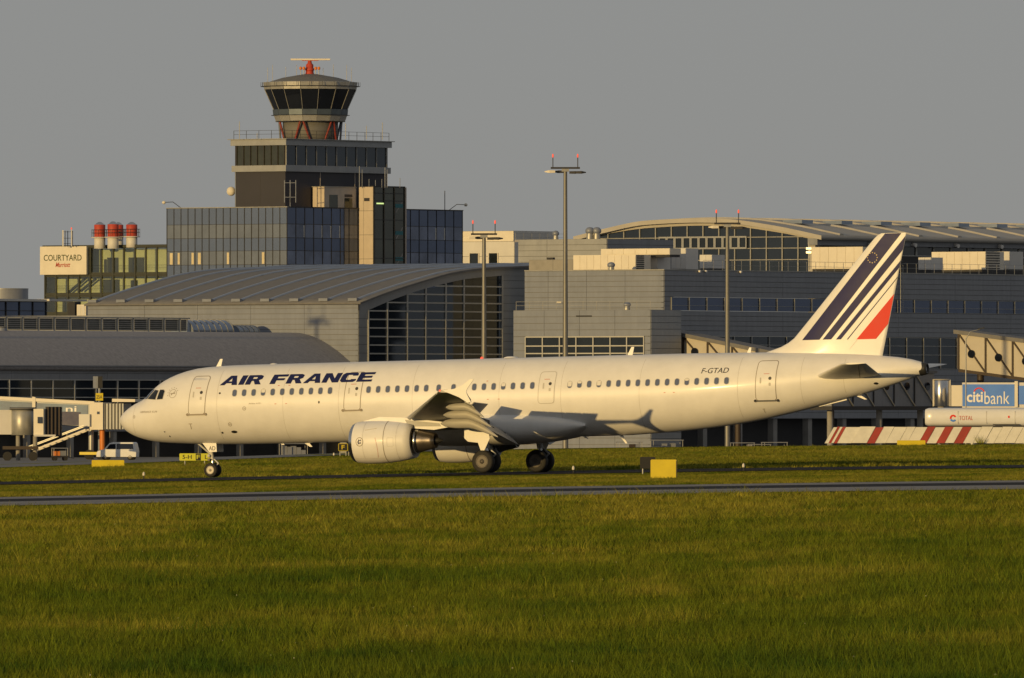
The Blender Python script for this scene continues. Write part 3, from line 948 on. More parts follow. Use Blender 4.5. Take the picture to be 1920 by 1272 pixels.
    bar('strake', M_['seam_light'], a0, a1, .03, .10, e, AM)
    return e
for sd in (1, -1): build_engine(sd)

# tail
FL = pchip([5.5, 5.75, 5.88, 6.1, 6.3, 6.52, 7.0, 9.0, 11.3, 11.52, 11.66, 11.76], [34.9, 35.5, 35.91, 36.62, 37.02, 37.33, 37.76, 39.5, 41.50, 41.70, 41.86, 42.06])
def FT(z): return 42.13 + (z - 5.54) * .2077
def fin_y(s, z):
    c = FT(z) - FL(z); x = min(1, max(0, (s - FL(z)) / c))
    return yt(x, .085) * c * (1 if z < 11.5 else .7) + .012
fs = []
fx_ = [1, .97, .85, .7, .5, .35, .22, .12, .05, .015, 0]
for z in (5.5, 5.75, 5.88, 6.1, 6.3, 6.52, 7.0, 8, 9, 10, 11, 11.3, 11.52, 11.66, 11.76):
    c = FT(z) - FL(z)
    up = [A(FL(z) + x * c, fin_y(FL(z) + x * c, z), z) for x in fx_]
    fs.append(up + [Vector((p.x, -p.y, p.z)) for p in up[::-1]])
fin = loft('fin', W, fs, jet, AM)
def on_fin(name, m, loops, off=.012, fl=None):
    wrap(name, m, polys_flat(loops) if fl is None else fl, lambda u, v: A(min(u, FT(v) - .01), fin_y(u, v) + off, v), .3, .4, fin, AM)
def clipz(pts): return pts
for m_, q in (('stripe_navy', [(37.84, 6.42), (38.79, 6.42), (43.16, 11.745), (42.28, 11.745)]), ('stripe_navy', [(38.96, 6.42), (39.42, 6.42), (43.24, 10.90), (43.39, 11.61)]), ('stripe_navy', [(39.68, 6.41), (39.94, 6.41), (43.05, 10.0), (43.12, 10.36)]),
             ('stripe_navy', [(40.26, 6.40), (40.32, 6.40), (42.95, 9.47), (42.96, 9.54)]), ('red_paint', [(40.77, 6.39), (41.80, 6.39), (42.44, 7.14), (42.76, 8.66)])):
    on_fin('tail_stripe', M_[m_], [q])
ec, ez_ = 41.62, 10.53
for a in [2 * math.pi * i / 12 for i in range(12)]:
    on_fin('emblem_star', M_['gold'], [disc_loop(ec + .26 * math.cos(a), ez_ + .26 * math.sin(a), .030, 8)], .017)
on_fin('rudder_seam', M_['seam_light'], [[(FL(z0) + .71 * (FT(z0) - FL(z0)), z0), (FL(z0) + .71 * (FT(z0) - FL(z0)) + .018, z0), (FL(z1) + .71 * (FT(z1) - FL(z1)) + .018, z1), (FL(z1) + .71 * (FT(z1) - FL(z1)), z1)] for z0, z1 in ((5.9, 6.37),)], .013)
def stab(sd):
    sec = []
    for y, a, b_, z, t in ((.3, 38.35, 42.3, 4.46, .11), (1.2, 39.0, 42.4, 4.56, .11), (6.0, 42.0, 43.4, 5.07, .10), (6.22, 42.35, 43.42, 5.09, .08)):
        c = b_ - a
        xs = (1, .8, .55, .3, .12, .03, 0)
        sec.append([A(a + x * c, sd * y, z + yt(x, t) * c) for x in xs] + [A(a + x * c, sd * y, z - yt(x, t) * c) for x in xs[::-1][1:-1]] + [A(b_, sd * y, z - .01)])
    o = loft('tailplane', M_['tail_grey'], sec, jet, AM)
    prism('elevator_joint', M_['seam'], [A(41.35, sd * 1.3, 4.44), A(42.95, sd * 6.0, 5.03), A(42.98, sd * 6.0, 5.03), A(41.39, sd * 1.3, 4.44)], Vector((0, 0, -.02)), o, AM)
for sd in (1, -1): stab(sd)
lathe('tail_cone_exhaust', M_['dark_metal'], [(-.25, .36), (0, .31), (.10, .28), (.10, .20), (-.1, .18)], A(44.45, 0, 4.81), Vector((-1, 0, .02)), jet, AM, 28, caps=False)
lathe('exhaust_core', M_['black_paint'], [(-.05, .20), (-.04, .01)], A(44.45, 0, 4.81), Vector((-1, 0, .02)), jet, AM, 20)
# aerials
def blade(s, z, h, lean, ch, up=1):
    prism('aerial', W, [A(s, -.02, z - .05 * up), A(s + ch, -.02, z - .05 * up), A(s + ch + lean, -.02, z + h * up), A(s + ch * .5 + lean, -.02, z + h * up)], Vector((0, .04, 0)), jet, AM)
blade(5.35, 5.86, .38, .10, .28); blade(28.2, 5.89, .42, .10, .30); blade(34.75, 5.86, .26, .04, .22)
blade(10.25, 1.77, .20, .22, .30, -1); blade(27.75, 1.78, .42, .28, .20, -1); blade(25.7, 1.78, .14, .18, .2, -1); blade(8.9, 1.77, .07, .05, .25, -1)
lathe('beacon', M_['lamp_red'], [(0, .09), (.06, .08), (.11, .01)], A(20.2, 0, 5.90), (0, 0, 1), jet, AM, 14)
lathe('satcom_dome', W, [(0, .38), (.05, .34), (.09, .2), (.10, .02)], A(21.8, 0, 5.89), (0, 0, 1), jet, AM, 20)
lathe('satcom_dome', W, [(0, .2), (.04, .17), (.06, .02)], A(8.6, 0, 5.89), (0, 0, 1), jet, AM, 16)
bar('tail_skid', W, A(38.7, 0, 3.05), A(40.2, 0, 3.36), .12, .10, jet, AM)
blade(40.7, 3.46, .14, .3, .3, -1)
# undercarriage
def wheel(s, y, z, r_, w, hub='hub'):
    o = lathe('wheel', M_['rubber'], [(-w / 2, r_ * .62), (-w / 2, r_ * .86), (-w * .42, r_ * .95), (-w * .25, r_), (w * .25, r_), (w * .42, r_ * .95), (w / 2, r_ * .86), (w / 2, r_ * .62)], A(s, y, z), (0, 1, 0), jet, AM, 36)
    for sg in (1, -1):
        lathe('rim', M_[hub], [(0, r_ * .60), (.02, r_ * .57), (.02, r_ * .50), (-.05, r_ * .42), (-.06, r_ * .24), (.03, r_ * .20), (.05, r_ * .02)], A(s, y + sg * (w / 2 + .001), z), (0, sg, 0), o, AM, 24)
for sd in (1, -1):
    g = bpy.data.objects.new('main_landing_gear', None); link(g, jet, AM)
    y = sd * 3.795
    rod('oleo_strut', M_['grey_paint'], A(21.75, y - sd * .15, 2.6), A(21.95, y, 1.25), .16, g, 16, AM)
    rod('piston', M_['bare_metal'], A(21.95, y, 1.3), A(21.95, y, .52), .10, g, 14, AM)
    rod('axle', M_['dark_metal'], A(21.95, y - .6, .585), A(21.95, y + .6, .585), .09, g, 12, AM)
    bar('torque_link', M_['grey_paint'], A(22.1, y, 1.25), A(22.45, y, .95), .10, .06, g, AM)
    bar('torque_link', M_['grey_paint'], A(22.45, y, .95), A(22.08, y, .62), .10, .06, g, AM)
    rod('side_stay', M_['grey_paint'], A(21.8, y, 1.6), A(21.7, y - sd * 1.7, 2.35), .07, g, 10, AM)
    dr = [(20.95, 2.35), (22.25, 2.30), (22.35, 1.75), (22.05, 1.15), (21.85, 1.15), (21.70, 1.55), (21.15, 1.62), (20.95, 1.8)]
    prism('gear_door', W, [A(s, y + sd * .55, z) for s, z in dr], Vector((0, sd * .04, .0)), g, AM)
    wheel(21.95, y + .465, .585, .585, .40); wheel(21.95, y - .465, .585, .585, .40)
ng = bpy.data.objects.new('nose_landing_gear', None); link(ng, jet, AM)
zg = .11
rod('oleo_strut', M_['clad_white'], A(5.0, 0, 2.0), A(5.15, 0, 1.0), .10, ng, 14, AM)
rod('piston', M_['bare_metal'], A(5.15, 0, 1.05), A(5.17, 0, zg + .3), .065, ng, 12, AM)
rod('axle', M_['grey_paint'], A(5.17, -.33, zg + .37), A(5.17, .33, zg + .37), .06, ng, 10, AM)
rod('drag_strut', M_['grey_paint'], A(5.12, 0, 1.25), A(4.2, 0, 2.0), .055, ng, 10, AM)
bar('torque_link', M_['grey_paint'], A(5.25, 0, 1.05), A(5.5, 0, .82), .08, .05, ng, AM)
bar('torque_link', M_['grey_paint'], A(5.5, 0, .82), A(5.22, 0, .58), .08, .05, ng, AM)
rod('steering_cylinder', M_['hub'], A(5.05, -.28, 1.02), A(5.05, .28, 1.02), .07, ng, 10, AM)
for sd in (1, -1):
    lathe('taxi_light', M_['clad_white'], [(0, .09), (.08, .09), (.12, .04)], A(4.98, sd * .17, 1.22), (-1, 0, 0), ng, AM, 14)
    prism('gear_door', W, [A(s, sd * .42, z) for s, z in ((4.75, 1.92), (5.55, 1.90), (5.58, 1.42), (5.15, 1.42))], Vector((0, sd * .03, 0)), ng, AM)
    wheel(5.17, sd * .25, zg + .37, .37, .21, 'nose_hub')
wrap('door_lettering', M_['ink'], fit(text_flat('AD', 0, .004), 5.14, 5.50, 1.50, 1.72), lambda u, v: A(u, .462, v), None, None, ng, AM)

# ------------------------------------------------------------------ buildings
def P3(p, t, u, n, o, z): return Vector((p[0] + t[0] * u + n[0] * o, p[1] + t[1] * u + n[1] * o, z))

def cladding(parent, p, t, n, u0, u1, z0, z1, m, dz=.5, proud=.06, vj=None):
    """a wall slab with its long horizontal metal strips, joints recessed"""
    wallbox('wall', M_['joint'], p, t, n, u0, u1, z0, z1, -.4, 0, parent)
    v = []; f = []
    k = max(1, round((z1 - z0) / dz)); h = (z1 - z0) / k
    us = [u0]
    if vj:
        while us[-1] + vj < u1 - vj * .3: us.append(us[-1] + vj)
    us.append(u1)
    for i in range(k):
        for a, b in zip(us[:-1], us[1:]):
            b0 = len(v)
            za, zb = z0 + i * h + .028, z0 + (i + 1) * h - .028
            for o in (-.01, proud):
                for uu, zz in ((a + .02, za), (b - .02, za), (b - .02, zb), (a + .02, zb)):
                    v.append(P3(p, t, uu, n, o, zz))
            f += [tuple(b0 + j for j in q) for q in ((4, 5, 6, 7), (0, 1, 5, 4), (1, 2, 6, 5), (2, 3, 7, 6), (3, 0, 4, 7))]
    o = mesh('cladding_strips', v, f, m, parent)
    o['kind'] = 'stuff'
    return o

def glazing(parent, p, t, n, us, zs, mp, mm, wv=.14, wh=.12, pick=None, top=None, dep=.14, edge=True):
    """a grid of panes between mullions and transoms"""
    for i in range(len(us) - 1):
        for j in range(len(zs) - 1):
            m = pick(i, j) if pick else mp
            if m is None: continue
            a, b, z0, z1 = us[i], us[i + 1], zs[j], zs[j + 1]
            if top is None or (top(a) >= z1 and top(b) >= z1):
                wallbox('window_pane', m, p, t, n, a + .01, b - .01, z0 + .01, z1 - .01, -.04, 0, parent)
            else:
                ta, tb = min(z1, top(a)), min(z1, top(b))
                lp = [(a, z0), (b, z0)]
                if tb > z0 + .02: lp.append((b, tb))
                if ta > z0 + .02: lp.append((a, ta))
                if len(lp) < 3: continue
                prism('window_pane', m, [P3(p, t, u, n, 0, z) for u, z in lp], V3((-n[0] * .04, -n[1] * .04, 0)), parent)
    ub, ue = us[0], us[-1]
    for u in us:
        zt = zs[-1] if top is None else min(zs[-1], top(u))
        if zt > zs[0] + .1: wallbox('mullion', mm, p, t, n, u - wv / 2, u + wv / 2, zs[0], zt, -.03, dep, parent)
    for z in zs:
        a, b = ub, ue
        if top is not None:
            g = [u for u in np.linspace(ub, ue, 80) if top(u) >= z]
            if not g: continue
            a, b = g[0], g[-1]
        wallbox('transom', mm, p, t, n, a, b, z - wh / 2, z + wh / 2, -.028, dep - .04, parent)

def railing(parent, pts, h, m, step=1.6, r=.035):
    for p, q in zip(pts[:-1], pts[1:]):
        p = Vector(p); q = Vector(q)
        L = (q - p).length; k = max(1, int(L / step))
        for i in range(k + 1):
            c = p.lerp(q, i / k)
            bar('rail_post', m, c, c + Vector((0, 0, h)), r * 1.6, r * 1.6, parent)
        for f in (1.0, .55):
            bar('handrail', m, p + Vector((0, 0, h * f)), q + Vector((0, 0, h * f)), r, r, parent)

def solid(name, m, corners, z0, z1, parent):
    return prism(name, m, [Vector((c[0], c[1], z0)) for c in corners], Vector((0, 0, z1 - z0)), parent)

def along_arch(p, t, pts):
    us = []; zs = []
    for px, py in pts:
        u = reach(p, t, px); d = p[1] + t[1] * u
        us.append(u); zs.append(zpy(py, d))
    if us[0] > us[-1]: us, zs = us[::-1], zs[::-1]
    return us, zs

CL, CD = M_['clad'], M_['clad_dark']

# ---- glazed hall with the half-arched ribbed roof
c0 = corner(672, 1540)
L2 = reach(c0, T2, 165)
hall = thing('terminal_hall', 'grey hall with ribbed curved roof and tall dark glass front behind the jet', 'building', (c0.x, c0.y, ZG))
z_eave = zpy(568, 1540)
cladding(hall, c0, T2, N2, 0, L2, ZG, z_eave, M_['clad_beige'], .62, .05, 8.0)
us, zs = along_arch(c0, T1, [(674, 566), (722, 547), (785, 527), (847, 510), (910, 502), (988, 499)])
us[0] = 0.0
us += [us[-1] + 8, us[-1] + 22]; zs += [zs[-1] + .35, zs[-1] + .2]
arch = pchip(us, zs)
gu, gz2 = along_arch(c0, T1, [(690, 581.5), (725.6, 566), (763, 552), (797.5, 541), (835, 531.5), (869, 524), (905, 520), (941, 517)])
garch = pchip(gu, gz2)
sec = []
ulist = list(np.linspace(-.4, us[-1], 26))
for v in (-.6, L2 + .3):
    P = [P3(c0, T1, u, T2, v, arch(max(u, 0)) - (.1 if u < 0 else 0)) for u in ulist]
    Q = [P3(c0, T1, u, T2, v, arch(max(u, 0)) - .22 - (.1 if u < 0 else 0)) for u in ulist[::-1]]
    sec.append(P + Q)
roof = loft('roof', M_['roof_grey'], sec, hall)
# fascia above the glass
fv = []; ff = []
uu = list(np.linspace(0, us[-1], 30))
for u in uu:
    lo = garch(u) if u > gu[0] else gz2[0] + (u - gu[0]) * .5
    for o in (-.3, .12):
        fv.append(P3(c0, T1, u, N1, o, lo)); fv.append(P3(c0, T1, u, N1, o, arch(u) - .05))
for i in range(len(uu) - 1):
    a = i * 4; b = a + 4
    ff += [(a + 2, b + 2, b + 3, a + 3), (a, a + 1, b + 1, b), (a, b, b + 2, a + 2), (a + 1, a + 3, b + 3, b + 1)]
mesh('fascia', ff and fv, ff, CL, hall)
for i in range(10):                                      # standing ribs with their feet at the eave
    v = 1.0 + i * (L2 - 1.5) / 9
    rs = []
    for u in np.linspace(.9, us[-1], 22):
        z = arch(u)
        rs.append([P3(c0, T1, u, T2, v - .22, z + .01), P3(c0, T1, u, T2, v + .22, z + .01), P3(c0, T1, u, T2, v + .15, z + .16), P3(c0, T1, u, T2, v - .15, z + .16)])
    loft('roof_rib', M_['rib_metal'], rs, roof, smooth=False)
    q = P3(c0, T1, .35, T2, v, arch(.35) + .18)
    M = frame(q, V3((T2[0] * 1.3, T2[1] * 1.3, 0)), V3((T1[0] * .5, T1[1] * .5, 0)), Vector((0, 0, .34)))
    link(bpy.data.objects.new('rib_foot', cube_me(M_['clad_beige'])), roof, M)
# glass front
cladding(hall, c0, T1, N1, 0, gu[0] - .05, ZG, garch(gu[0]) - .02, CL, 1.0, .04)
zrow = [zpy(583 + 16.05 * k, 1541) for k in range(14, -4, -1)]
zrow.append(zrow[-1] + 1.6)
glazing(hall, c0, T1, N1, gu, zrow, M_['glass_hall'], M_['frame_light'], .20, .16, top=garch)
ue = reach(c0, T1, 992)
cladding(hall, c0, T1, N1, gu[-1] + .15, ue + 10, ZG, arch(ue) - .9, CL, .9, .04, 6)
# interior gallery slab and back wall behind the dark glass
wallbox('gallery_floor', M_['concrete'], c0, T1, N1, 1.5, gu[-1], zrow[6], zrow[6] + .5, -9, -6, hall)

# ---- low pier with barrel roof in front of it
a0 = corner(-30, 1483)
Lp = reach(a0, T1, 666)
pier = thing('pier_building', 'long low pier with smooth grey barrel roof above a window band behind the nose', 'building', (a0.x, a0.y, ZG))
dm = 1506
ze, zr = zpy(684, dm), zpy(621, dm + 6)
prof = [(0.25, ze - .25), (0, ze)] + [(-8.6 * q, ze + (zr - ze) * (1 - (1 - q) ** 1.75)) for q in (.1, .2, .3, .4, .5, .6, .7, .8, .9, 1.0)] + [(-10, zr + .02), (-24, zr + .1)]
sec = []
for u in (-4, Lp):
    sec.append([P3(a0, T1, u, N1, o, z) for o, z in prof] + [P3(a0, T1, u, N1, o, z - .5) for o, z in prof[::-1]])
pr = loft('roof', M_['roof_membrane'], sec, pier)
bar('gutter', M_['clad_dark'], P3(a0, T1, -4, N1, .3, ze - .2), P3(a0, T1, Lp, N1, .3, ze - .2), .16, .14, pr)
zf = zpy(713, dm)
cladding(pier, a0, T1, N1, -4, Lp - 1, zf, ze - .3, CD, .6, .04, 9)
bands = [zpy(y, dm) for y in (762, 745.5, 729, 713)]
um = [u for u in np.arange(-3.5, Lp - 1.5, 4.05)]
glazing(pier, a0, T1, N1, um, bands, M_['glass_hall'], M_['frame_light'], .16, .10)
cladding(pier, a0, T1, N1, -4, Lp - 1, ZG + 3.0, bands[0] - .05, CD, .8, .04, 9)
wallbox('ground_floor_wall', M_['frame_dark'], a0, T1, N1, -4, Lp - 1, ZG, ZG + 3.0, -2.5, -1.8, pier)
for u in np.arange(0, Lp - 2, 8.1):
    wallbox('pillar', M_['concrete'], a0, T1, N1, u, u + .6, ZG, ZG + 3.0, -.7, -.1, pier)
# gable end
gl = [P3(a0, T1, Lp - .3, N1, o, z - .45) for o, z in prof[1:]] + [P3(a0, T1, Lp - .3, N1, -24, ZG), P3(a0, T1, Lp - .3, N1, 0, ZG)]
prism('gable_wall', CL, gl, V3((-T1[0] * .3, -T1[1] * .3, 0)), pier)
# louvred screen on the flat roof, glass barrel skylight, vent stub
s0 = a0 + N1 * -12.5
scr = thing('louvre_screen', 'row of grey louvred screens on the pier roof', 'screen', (s0.x, s0.y, zr))
u1 = reach(s0, T1, 353)
z0, z1 = zr + .15, zpy(597, dm + 15)
k = 0
u = -1.0
while u < u1 - .3:
    ub = min(u + 1.82 * 1.65, u1)
    bar('screen_post', M_['galv'], P3(s0, T1, u, N1, .05, zr), P3(s0, T1, u, N1, .05, z1), .22, .22, scr)
    for j in range(6):
        zz = z0 + (j + .5) * (z1 - z0) / 6
        wallbox('slat', M_['galv'], s0, T1, N1, u + .1, ub - .1, zz - .055, zz + .055, -.12, .02, scr)
    wallbox('screen_back', M_['joint'], s0, T1, N1, u + .1, ub - .1, z0, z1 - .1, -.3, -.2, scr)
    u = ub
wallbox('top_rail', M_['galv'], s0, T1, N1, -1, u1 + .1, z1, z1 + .14, -.2, .2, scr)
sk = thing('barrel_skylight', 'blue grey translucent barrel skylight beside the louvred screen', 'skylight', V3(P3(s0, T1, u1, N1, 0, zr)))
def barrel(u0, u1, wd, h, par, nm):
    sec = []
    for u in (u0, u1):
        sec.append([P3(s0, T1, u, N1, -1.2 + wd * math.cos(a), zr + h * math.sin(a)) for a in np.linspace(0, math.pi, 15)])
    loft(nm, M_['skylight'], sec, par)
    for u in np.arange(u0, u1 + .01, (u1 - u0) / max(1, round((u1 - u0) / 1.1))):
        rs = [[P3(s0, T1, u + e, N1, -1.2 + (wd + k2) * math.cos(a), zr + (h + k2) * math.sin(a)) for e, k2 in ((-.05, .005), (.05, .005), (.05, .06), (-.05, .06))] for a in np.linspace(0, math.pi, 13)]
        loft('glazing_bar', M_['galv'], rs, par, smooth=False)
ub = reach(s0, T1, 432)
barrel(u1 + .3, ub, 1.7, z1 - zr - .05, sk, 'glazing')
sk2 = thing('barrel_skylight', 'small dark end of a second skylight right of the blue one', 'skylight', V3(P3(s0, T1, ub + 2.4, N1, 0, zr)))
barrel(reach(s0, T1, 449), reach(s0, T1, 486), 1.25, .85, sk2, 'glazing')
vent = thing('vent_stub', 'thick beige vent stub on the pier roof at the left edge', 'vent', V3(P3(a0, T1, 2.0, N1, -4.5, zr - 1)))
q = Vector((xpx(2, 1499), 1499, zpy(652, 1499)))
rod('pipe', M_['clad_beige'], q, q + Vector((0, 0, 2.3)), .62, vent, 20)
rod('cap', M_['galv'], q + Vector((0, 0, 2.3)), q + Vector((0, 0, 2.42)), .68, vent, 20)

# ---- gate building, lit flank with ribbon windows
c1 = corner(1220, 1484)
gate = thing('gate_building', 'low beige gate building with dark ribbon windows just above the fuselage', 'building', (c1.x, c1.y, ZG))
zt = zpy(581, 1484)
Lg = reach(c1, T2, 963)
w0, w1 = zpy(684, 1490), zpy(632, 1490)
wu = [reach(c1, T2, x) for x in (1208, 1176, 1145, 1113, 1081, 1050, 1018, 986)]
cladding(gate, c1, T2, N2, 0, Lg, w1 + .05, zt, M_['clad_beige'], .75, .05, 5)
cladding(gate, c1, T2, N2, 0, wu[0] - .08, w0, w1 + .04, M_['clad_beige'], .75, .05)
cladding(gate, c1, T2, N2, wu[-1] + .08, Lg, w0, w1 + .04, M_['clad_beige'], .75, .05)
cladding(gate, c1, T2, N2, 0, Lg, ZG, w0 - .05, M_['clad_beige'], .75, .05, 5)
glazing(gate, c1, T2, N2, wu, [w0, zpy(663, 1490), zpy(649, 1490), w1], M_['glass_dark'], M_['frame_light'], .13, .13)
cladding(gate, c1, T1, N1, 0, 6, ZG, zt, CL, .75, .05)
solid('roof', M_['roof_membrane'], [c1 - N1 * .1 - N2 * .1, c1 + T1 * 6, c1 + T1 * 6 + T2 * Lg, c1 + T2 * Lg - N2 * .1], zt - .3, zt - .02, gate)
wallbox('wall_vent', M_['frame_dark'], c1, T2, N2, reach(c1, T2, 1110), reach(c1, T2, 1081), zpy(594, 1487), zpy(591.5, 1487), .05, .1, gate)
railing(gate, [P3(c1, T2, .4, N2, -.5, zt), P3(c1, T2, Lg, N2, -.5, zt)], 1.0, M_['galv'], 1.8, .03)

# ---- long terminal with shaded apron front
c2 = corner(1245, 1500)
term = thing('terminal_building', 'long blue grey clad terminal with narrow window bands behind the tail', 'building', (c2.x, c2.y, ZG))
zt2 = zpy(507, 1500)
La = reach(c2, T2, 984); Lb = reach(c2, T1, 2060)
cladding(term, c2, T2, N2, 0, La, ZG, zt2, M_['clad_beige'], .62, .05, 5.5)
b1, b2 = zpy(582, 1500), zpy(557.5, 1500)
b3, b4 = zpy(690, 1500), zpy(630, 1500)
cladding(term, c2, T1, N1, 0, Lb, b2 + .05, zt2, CD, .62, .05, 12)
cladding(term, c2, T1, N1, 0, Lb, b4 + .05, b1 - .05, CD, .62, .05, 12)
uw = [reach(c2, T1, 1258)]
while uw[-1] < Lb - 3.8: uw.append(uw[-1] + 3.57)
cladding(term, c2, T1, N1, 0, uw[0] - .1, b1 - .04, b2 + .04, CD, .62, .05)
glazing(term, c2, T1, N1, uw, [b1, b1 + .38 * (b2 - b1), b2], M_['glass_blue'], M_['galv'], .15, .04)
uw2 = list(np.arange(uw[0] + 5.5, Lb - .5, 3.57))
cladding(term, c2, T1, N1, 0, uw2[0] - .1, b3, b4 + .04, CD, .62, .05)
glazing(term, c2, T1, N1, uw2, [b3, zpy(663, 1500), zpy(646, 1500), b4], M_['glass_hall'], M_['galv'], .16, .07)
cladding(term, c2, T1, N1, 0, Lb, ZG + 4.5, b3 - .05, CD, .7, .05, 12)
wallbox('ground_floor_wall', M_['frame_dark'], c2, T1, N1, 0, Lb, ZG, ZG + 4.5, -5, -4, term)
for u in np.arange(1, Lb, 7.14):
    wallbox('pillar', M_['concrete'], c2, T1, N1, u, u + .8, ZG, ZG + 4.5, -1, -.2, term)
solid('roof', M_['roof_membrane'], [c2 - N1 * .1 - N2 * .1, c2 + T1 * Lb - N1 * .1, c2 + T1 * Lb + T2 * 40, c2 + T2 * La - N2 * .1], zt2 - .4, zt2 - .02, term)
wallbox('parapet_cap', M_['galv'], c2, T1, N1, -.15, Lb, zt2, zt2 + .12, -.3, .12, term)
wallbox('parapet_cap', M_['galv'], c2, T2, N2, .2, La, zt2, zt2 + .12, -.3, .12, term)
railing(term, [P3(c2, T1, reach(c2, T1, 1330), N1, -.8, zt2), P3(c2, T1, Lb, N1, -.8, zt2)], 1.25, M_['galv'], 1.9, .035)
for px, dn_ in ((1309, 0), (1321, 0), (1386, 0)):
    u = reach(c2, T1, px)
    rod('flood_lamp', M_['sign_white'], P3(c2, T1, u, N1, .1, zt2 - .05), P3(c2, T1, u, N1, .35, zt2 - .1), .13, term, 10)
# access ladder beside the fin
ul = reach(c2, T1, 1687)
for s_ in (-.25, .25):
    rod('ladder_rail', M_['galv'], P3(c2, T1, ul + s_, N1, .3, b1), P3(c2, T1, ul + s_, N1, .3, zt2 + 1), .035, term, 6)
for k in range(14):
    z = b1 + .3 + k * .45
    bar('ladder_rung', M_['galv'], P3(c2, T1, ul - .25, N1, .3, z), P3(c2, T1, ul + .25, N1, .3, z), .03, .03, term)

# ---- rooftop plant
def plant(name, label, px0, px1, py0, py1, dback, depth, m, panels, cat='air unit', group='rooftop air handling units', louvre=None):
    """box of panels on the terminal roof; face looks to the sunlit side"""
    d = dback
    p = corner(px1, d)
    L = reach(p, T2, px0)
    z0, z1 = zpy(py1, d), zpy(py0, d)
    t = thing(name, label, cat, (p.x, p.y, z0), group)
    solid('casing', m, [p, p + T1 * depth, p + T1 * depth + T2 * L, p + T2 * L], z0, z1, t)
    for i in range(panels):
        wallbox('panel', m, p, T2, N2, i * L / panels + .03, (i + 1) * L / panels - .03, z0 + .08, z1 - .05, .0, .05, t)
    wallbox('plinth', M_['frame_dark'], p, T2, N2, .05, L - .05, z0 - .3, z0, -depth + .1, -.1, t)
    if louvre:
        for j in range(7):
            zz = z0 + (j + .5) * (z1 - z0) / 7
            wallbox('louvre_slat', M_['frame_dark'], p, T1, N1, .1, louvre, zz - .06, zz + .06, 0, .08, t)
    return t
plant('air_handling_unit', 'long cream ribbed air handling unit left on the terminal roof', 1075, 1192, 478, 506, 1512, 3, M_['cream'], 9, louvre=1.6)
plant('duct_run', 'cream roof duct lying above the long ribbed air unit', 1127, 1256, 466, 477.6, 1514, 2.2, M_['cream'], 6, 'duct')
plant('air_handling_unit', 'small pale grey unit between dark gaps under the duct', 1206, 1234, 478.5, 506, 1516, 2.5, M_['clad_white'], 2)
plant('air_handling_unit', 'square white panelled plant box at the end of the duct', 1259, 1286, 466, 505, 1522, 2.5, M_['clad_white'], 3)
plant('air_handling_unit', 'lone low grey box right of the white plant box', 1312, 1336, 478, 503.5, 1530, 2.5, M_['clad_white'], 2)
plant('air_handling_unit', 'cream unit partly hidden behind the leading edge of the fin', 1522, 1618, 463, 504, 1546, 4, M_['cream'], 6)
plant('air_handling_unit', 'small grey unit just right of the fin on the terminal roof', 1722, 1746, 483, 506, 1562, 2.5, M_['clad_white'], 2)
plant('air_handling_unit', 'long cream unit behind the railing at the right edge of the roof', 1747, 1848, 472, 506, 1574, 4, M_['cream'], 7, louvre=3)
plant('air_handling_unit', 'pale end box at the far right of the roof', 1864, 1893, 472, 505, 1588, 3, M_['clad_white'], 2)
pv = Vector((xpx(1530, 1548), 1548, zpy(505, 1548)))
sl_ = thing('stacked_lamps', 'pair of bright floodlights on a short post by the cream roof unit', 'floodlight', pv)
q = Vector((xpx(1517, 1530), 1530, zpy(506, 1530)))
rod('post', M_['galv'], q, q + Vector((0, 0, 3.3)), .06, sl_, 8)
for k in (2.05, 2.5):
    bar('lamp_head', M_['lamp_warm'], q + Vector((-.35, -.2, k)), q + Vector((.25, -.2, k)), .3, .25, sl_)
def mushroom(px, py, d, r, h, label):
    q = Vector((xpx(px, d), d, zpy(py, d)))
    t = thing('roof_ventilator', label, 'ventilator', q, 'round roof ventilators')
    lathe('base', M_['galv'], [(-.6, r * .8), (0, r * .8), (h * .4, r * .7)], q, (0, 0, 1), t)
    lathe('turbine_head', M_['clad_beige'], [(h * .35, r * .6), (h * .5, r), (h * .75, r * 1.02), (h * .95, r * .6), (h, .05)], q, (0, 0, 1), t, n=18)
mushroom(1106, 446, 1590, .55, 1.3, 'left one of the twin beige ventilators on the grey rear block')
mushroom(1119, 446, 1590, .55, 1.3, 'right one of the twin beige ventilators on the grey rear block')
mushroom(1042, 448, 1592, .42, 1.0, 'single ventilator left of the tall mast on the grey rear block')
mushroom(1146, 507, 1508, .45, .95, 'ventilator in front of the ribbed cream air unit')
mushroom(1175.5, 580, 1490, .45, .8, 'ventilator on the gate building roof near its corner')

# ---- grey rear block between hall and far hall
c3 = corner(1138, 1585)
rear = thing('rear_block', 'plain grey clad block rising behind the gate building', 'building', (c3.x, c3.y, ZG))
zt3 = zpy(448, 1585)
cladding(rear, c3, T2, N2, 0, reach(c3, T2, 972), ZG, zt3, CL, .7, .05, 9)
cladding(rear, c3, T1, N1, 0, 14, ZG, zt3, CD, .7, .05, 9)
solid('roof', M_['roof_membrane'], [c3 - N1 * .1 - N2 * .1, c3 + T1 * 13, c3 + T1 * 13 + T2 * 14, c3 + T2 * 14 - N2 * .1], zt3 - .3, zt3 - .02, rear)
pb = corner(1075, 1560)
cb = thing('concrete_penthouse', 'bare concrete box with a small louvre left of the cream air unit', 'building', (pb.x, pb.y, ZG))
zb_ = zpy(487, 1560)
cladding(cb, pb, T2, N2, 0, reach(pb, T2, 992), ZG, zb_, M_['concrete'], 2.4, .03, 3)
solid('roof', M_['roof_membrane'], [pb, pb + T1 * 5, pb + T1 * 5 + T2 * 6.4, pb + T2 * 6.4], zb_ - .2, zb_ - .02, cb)
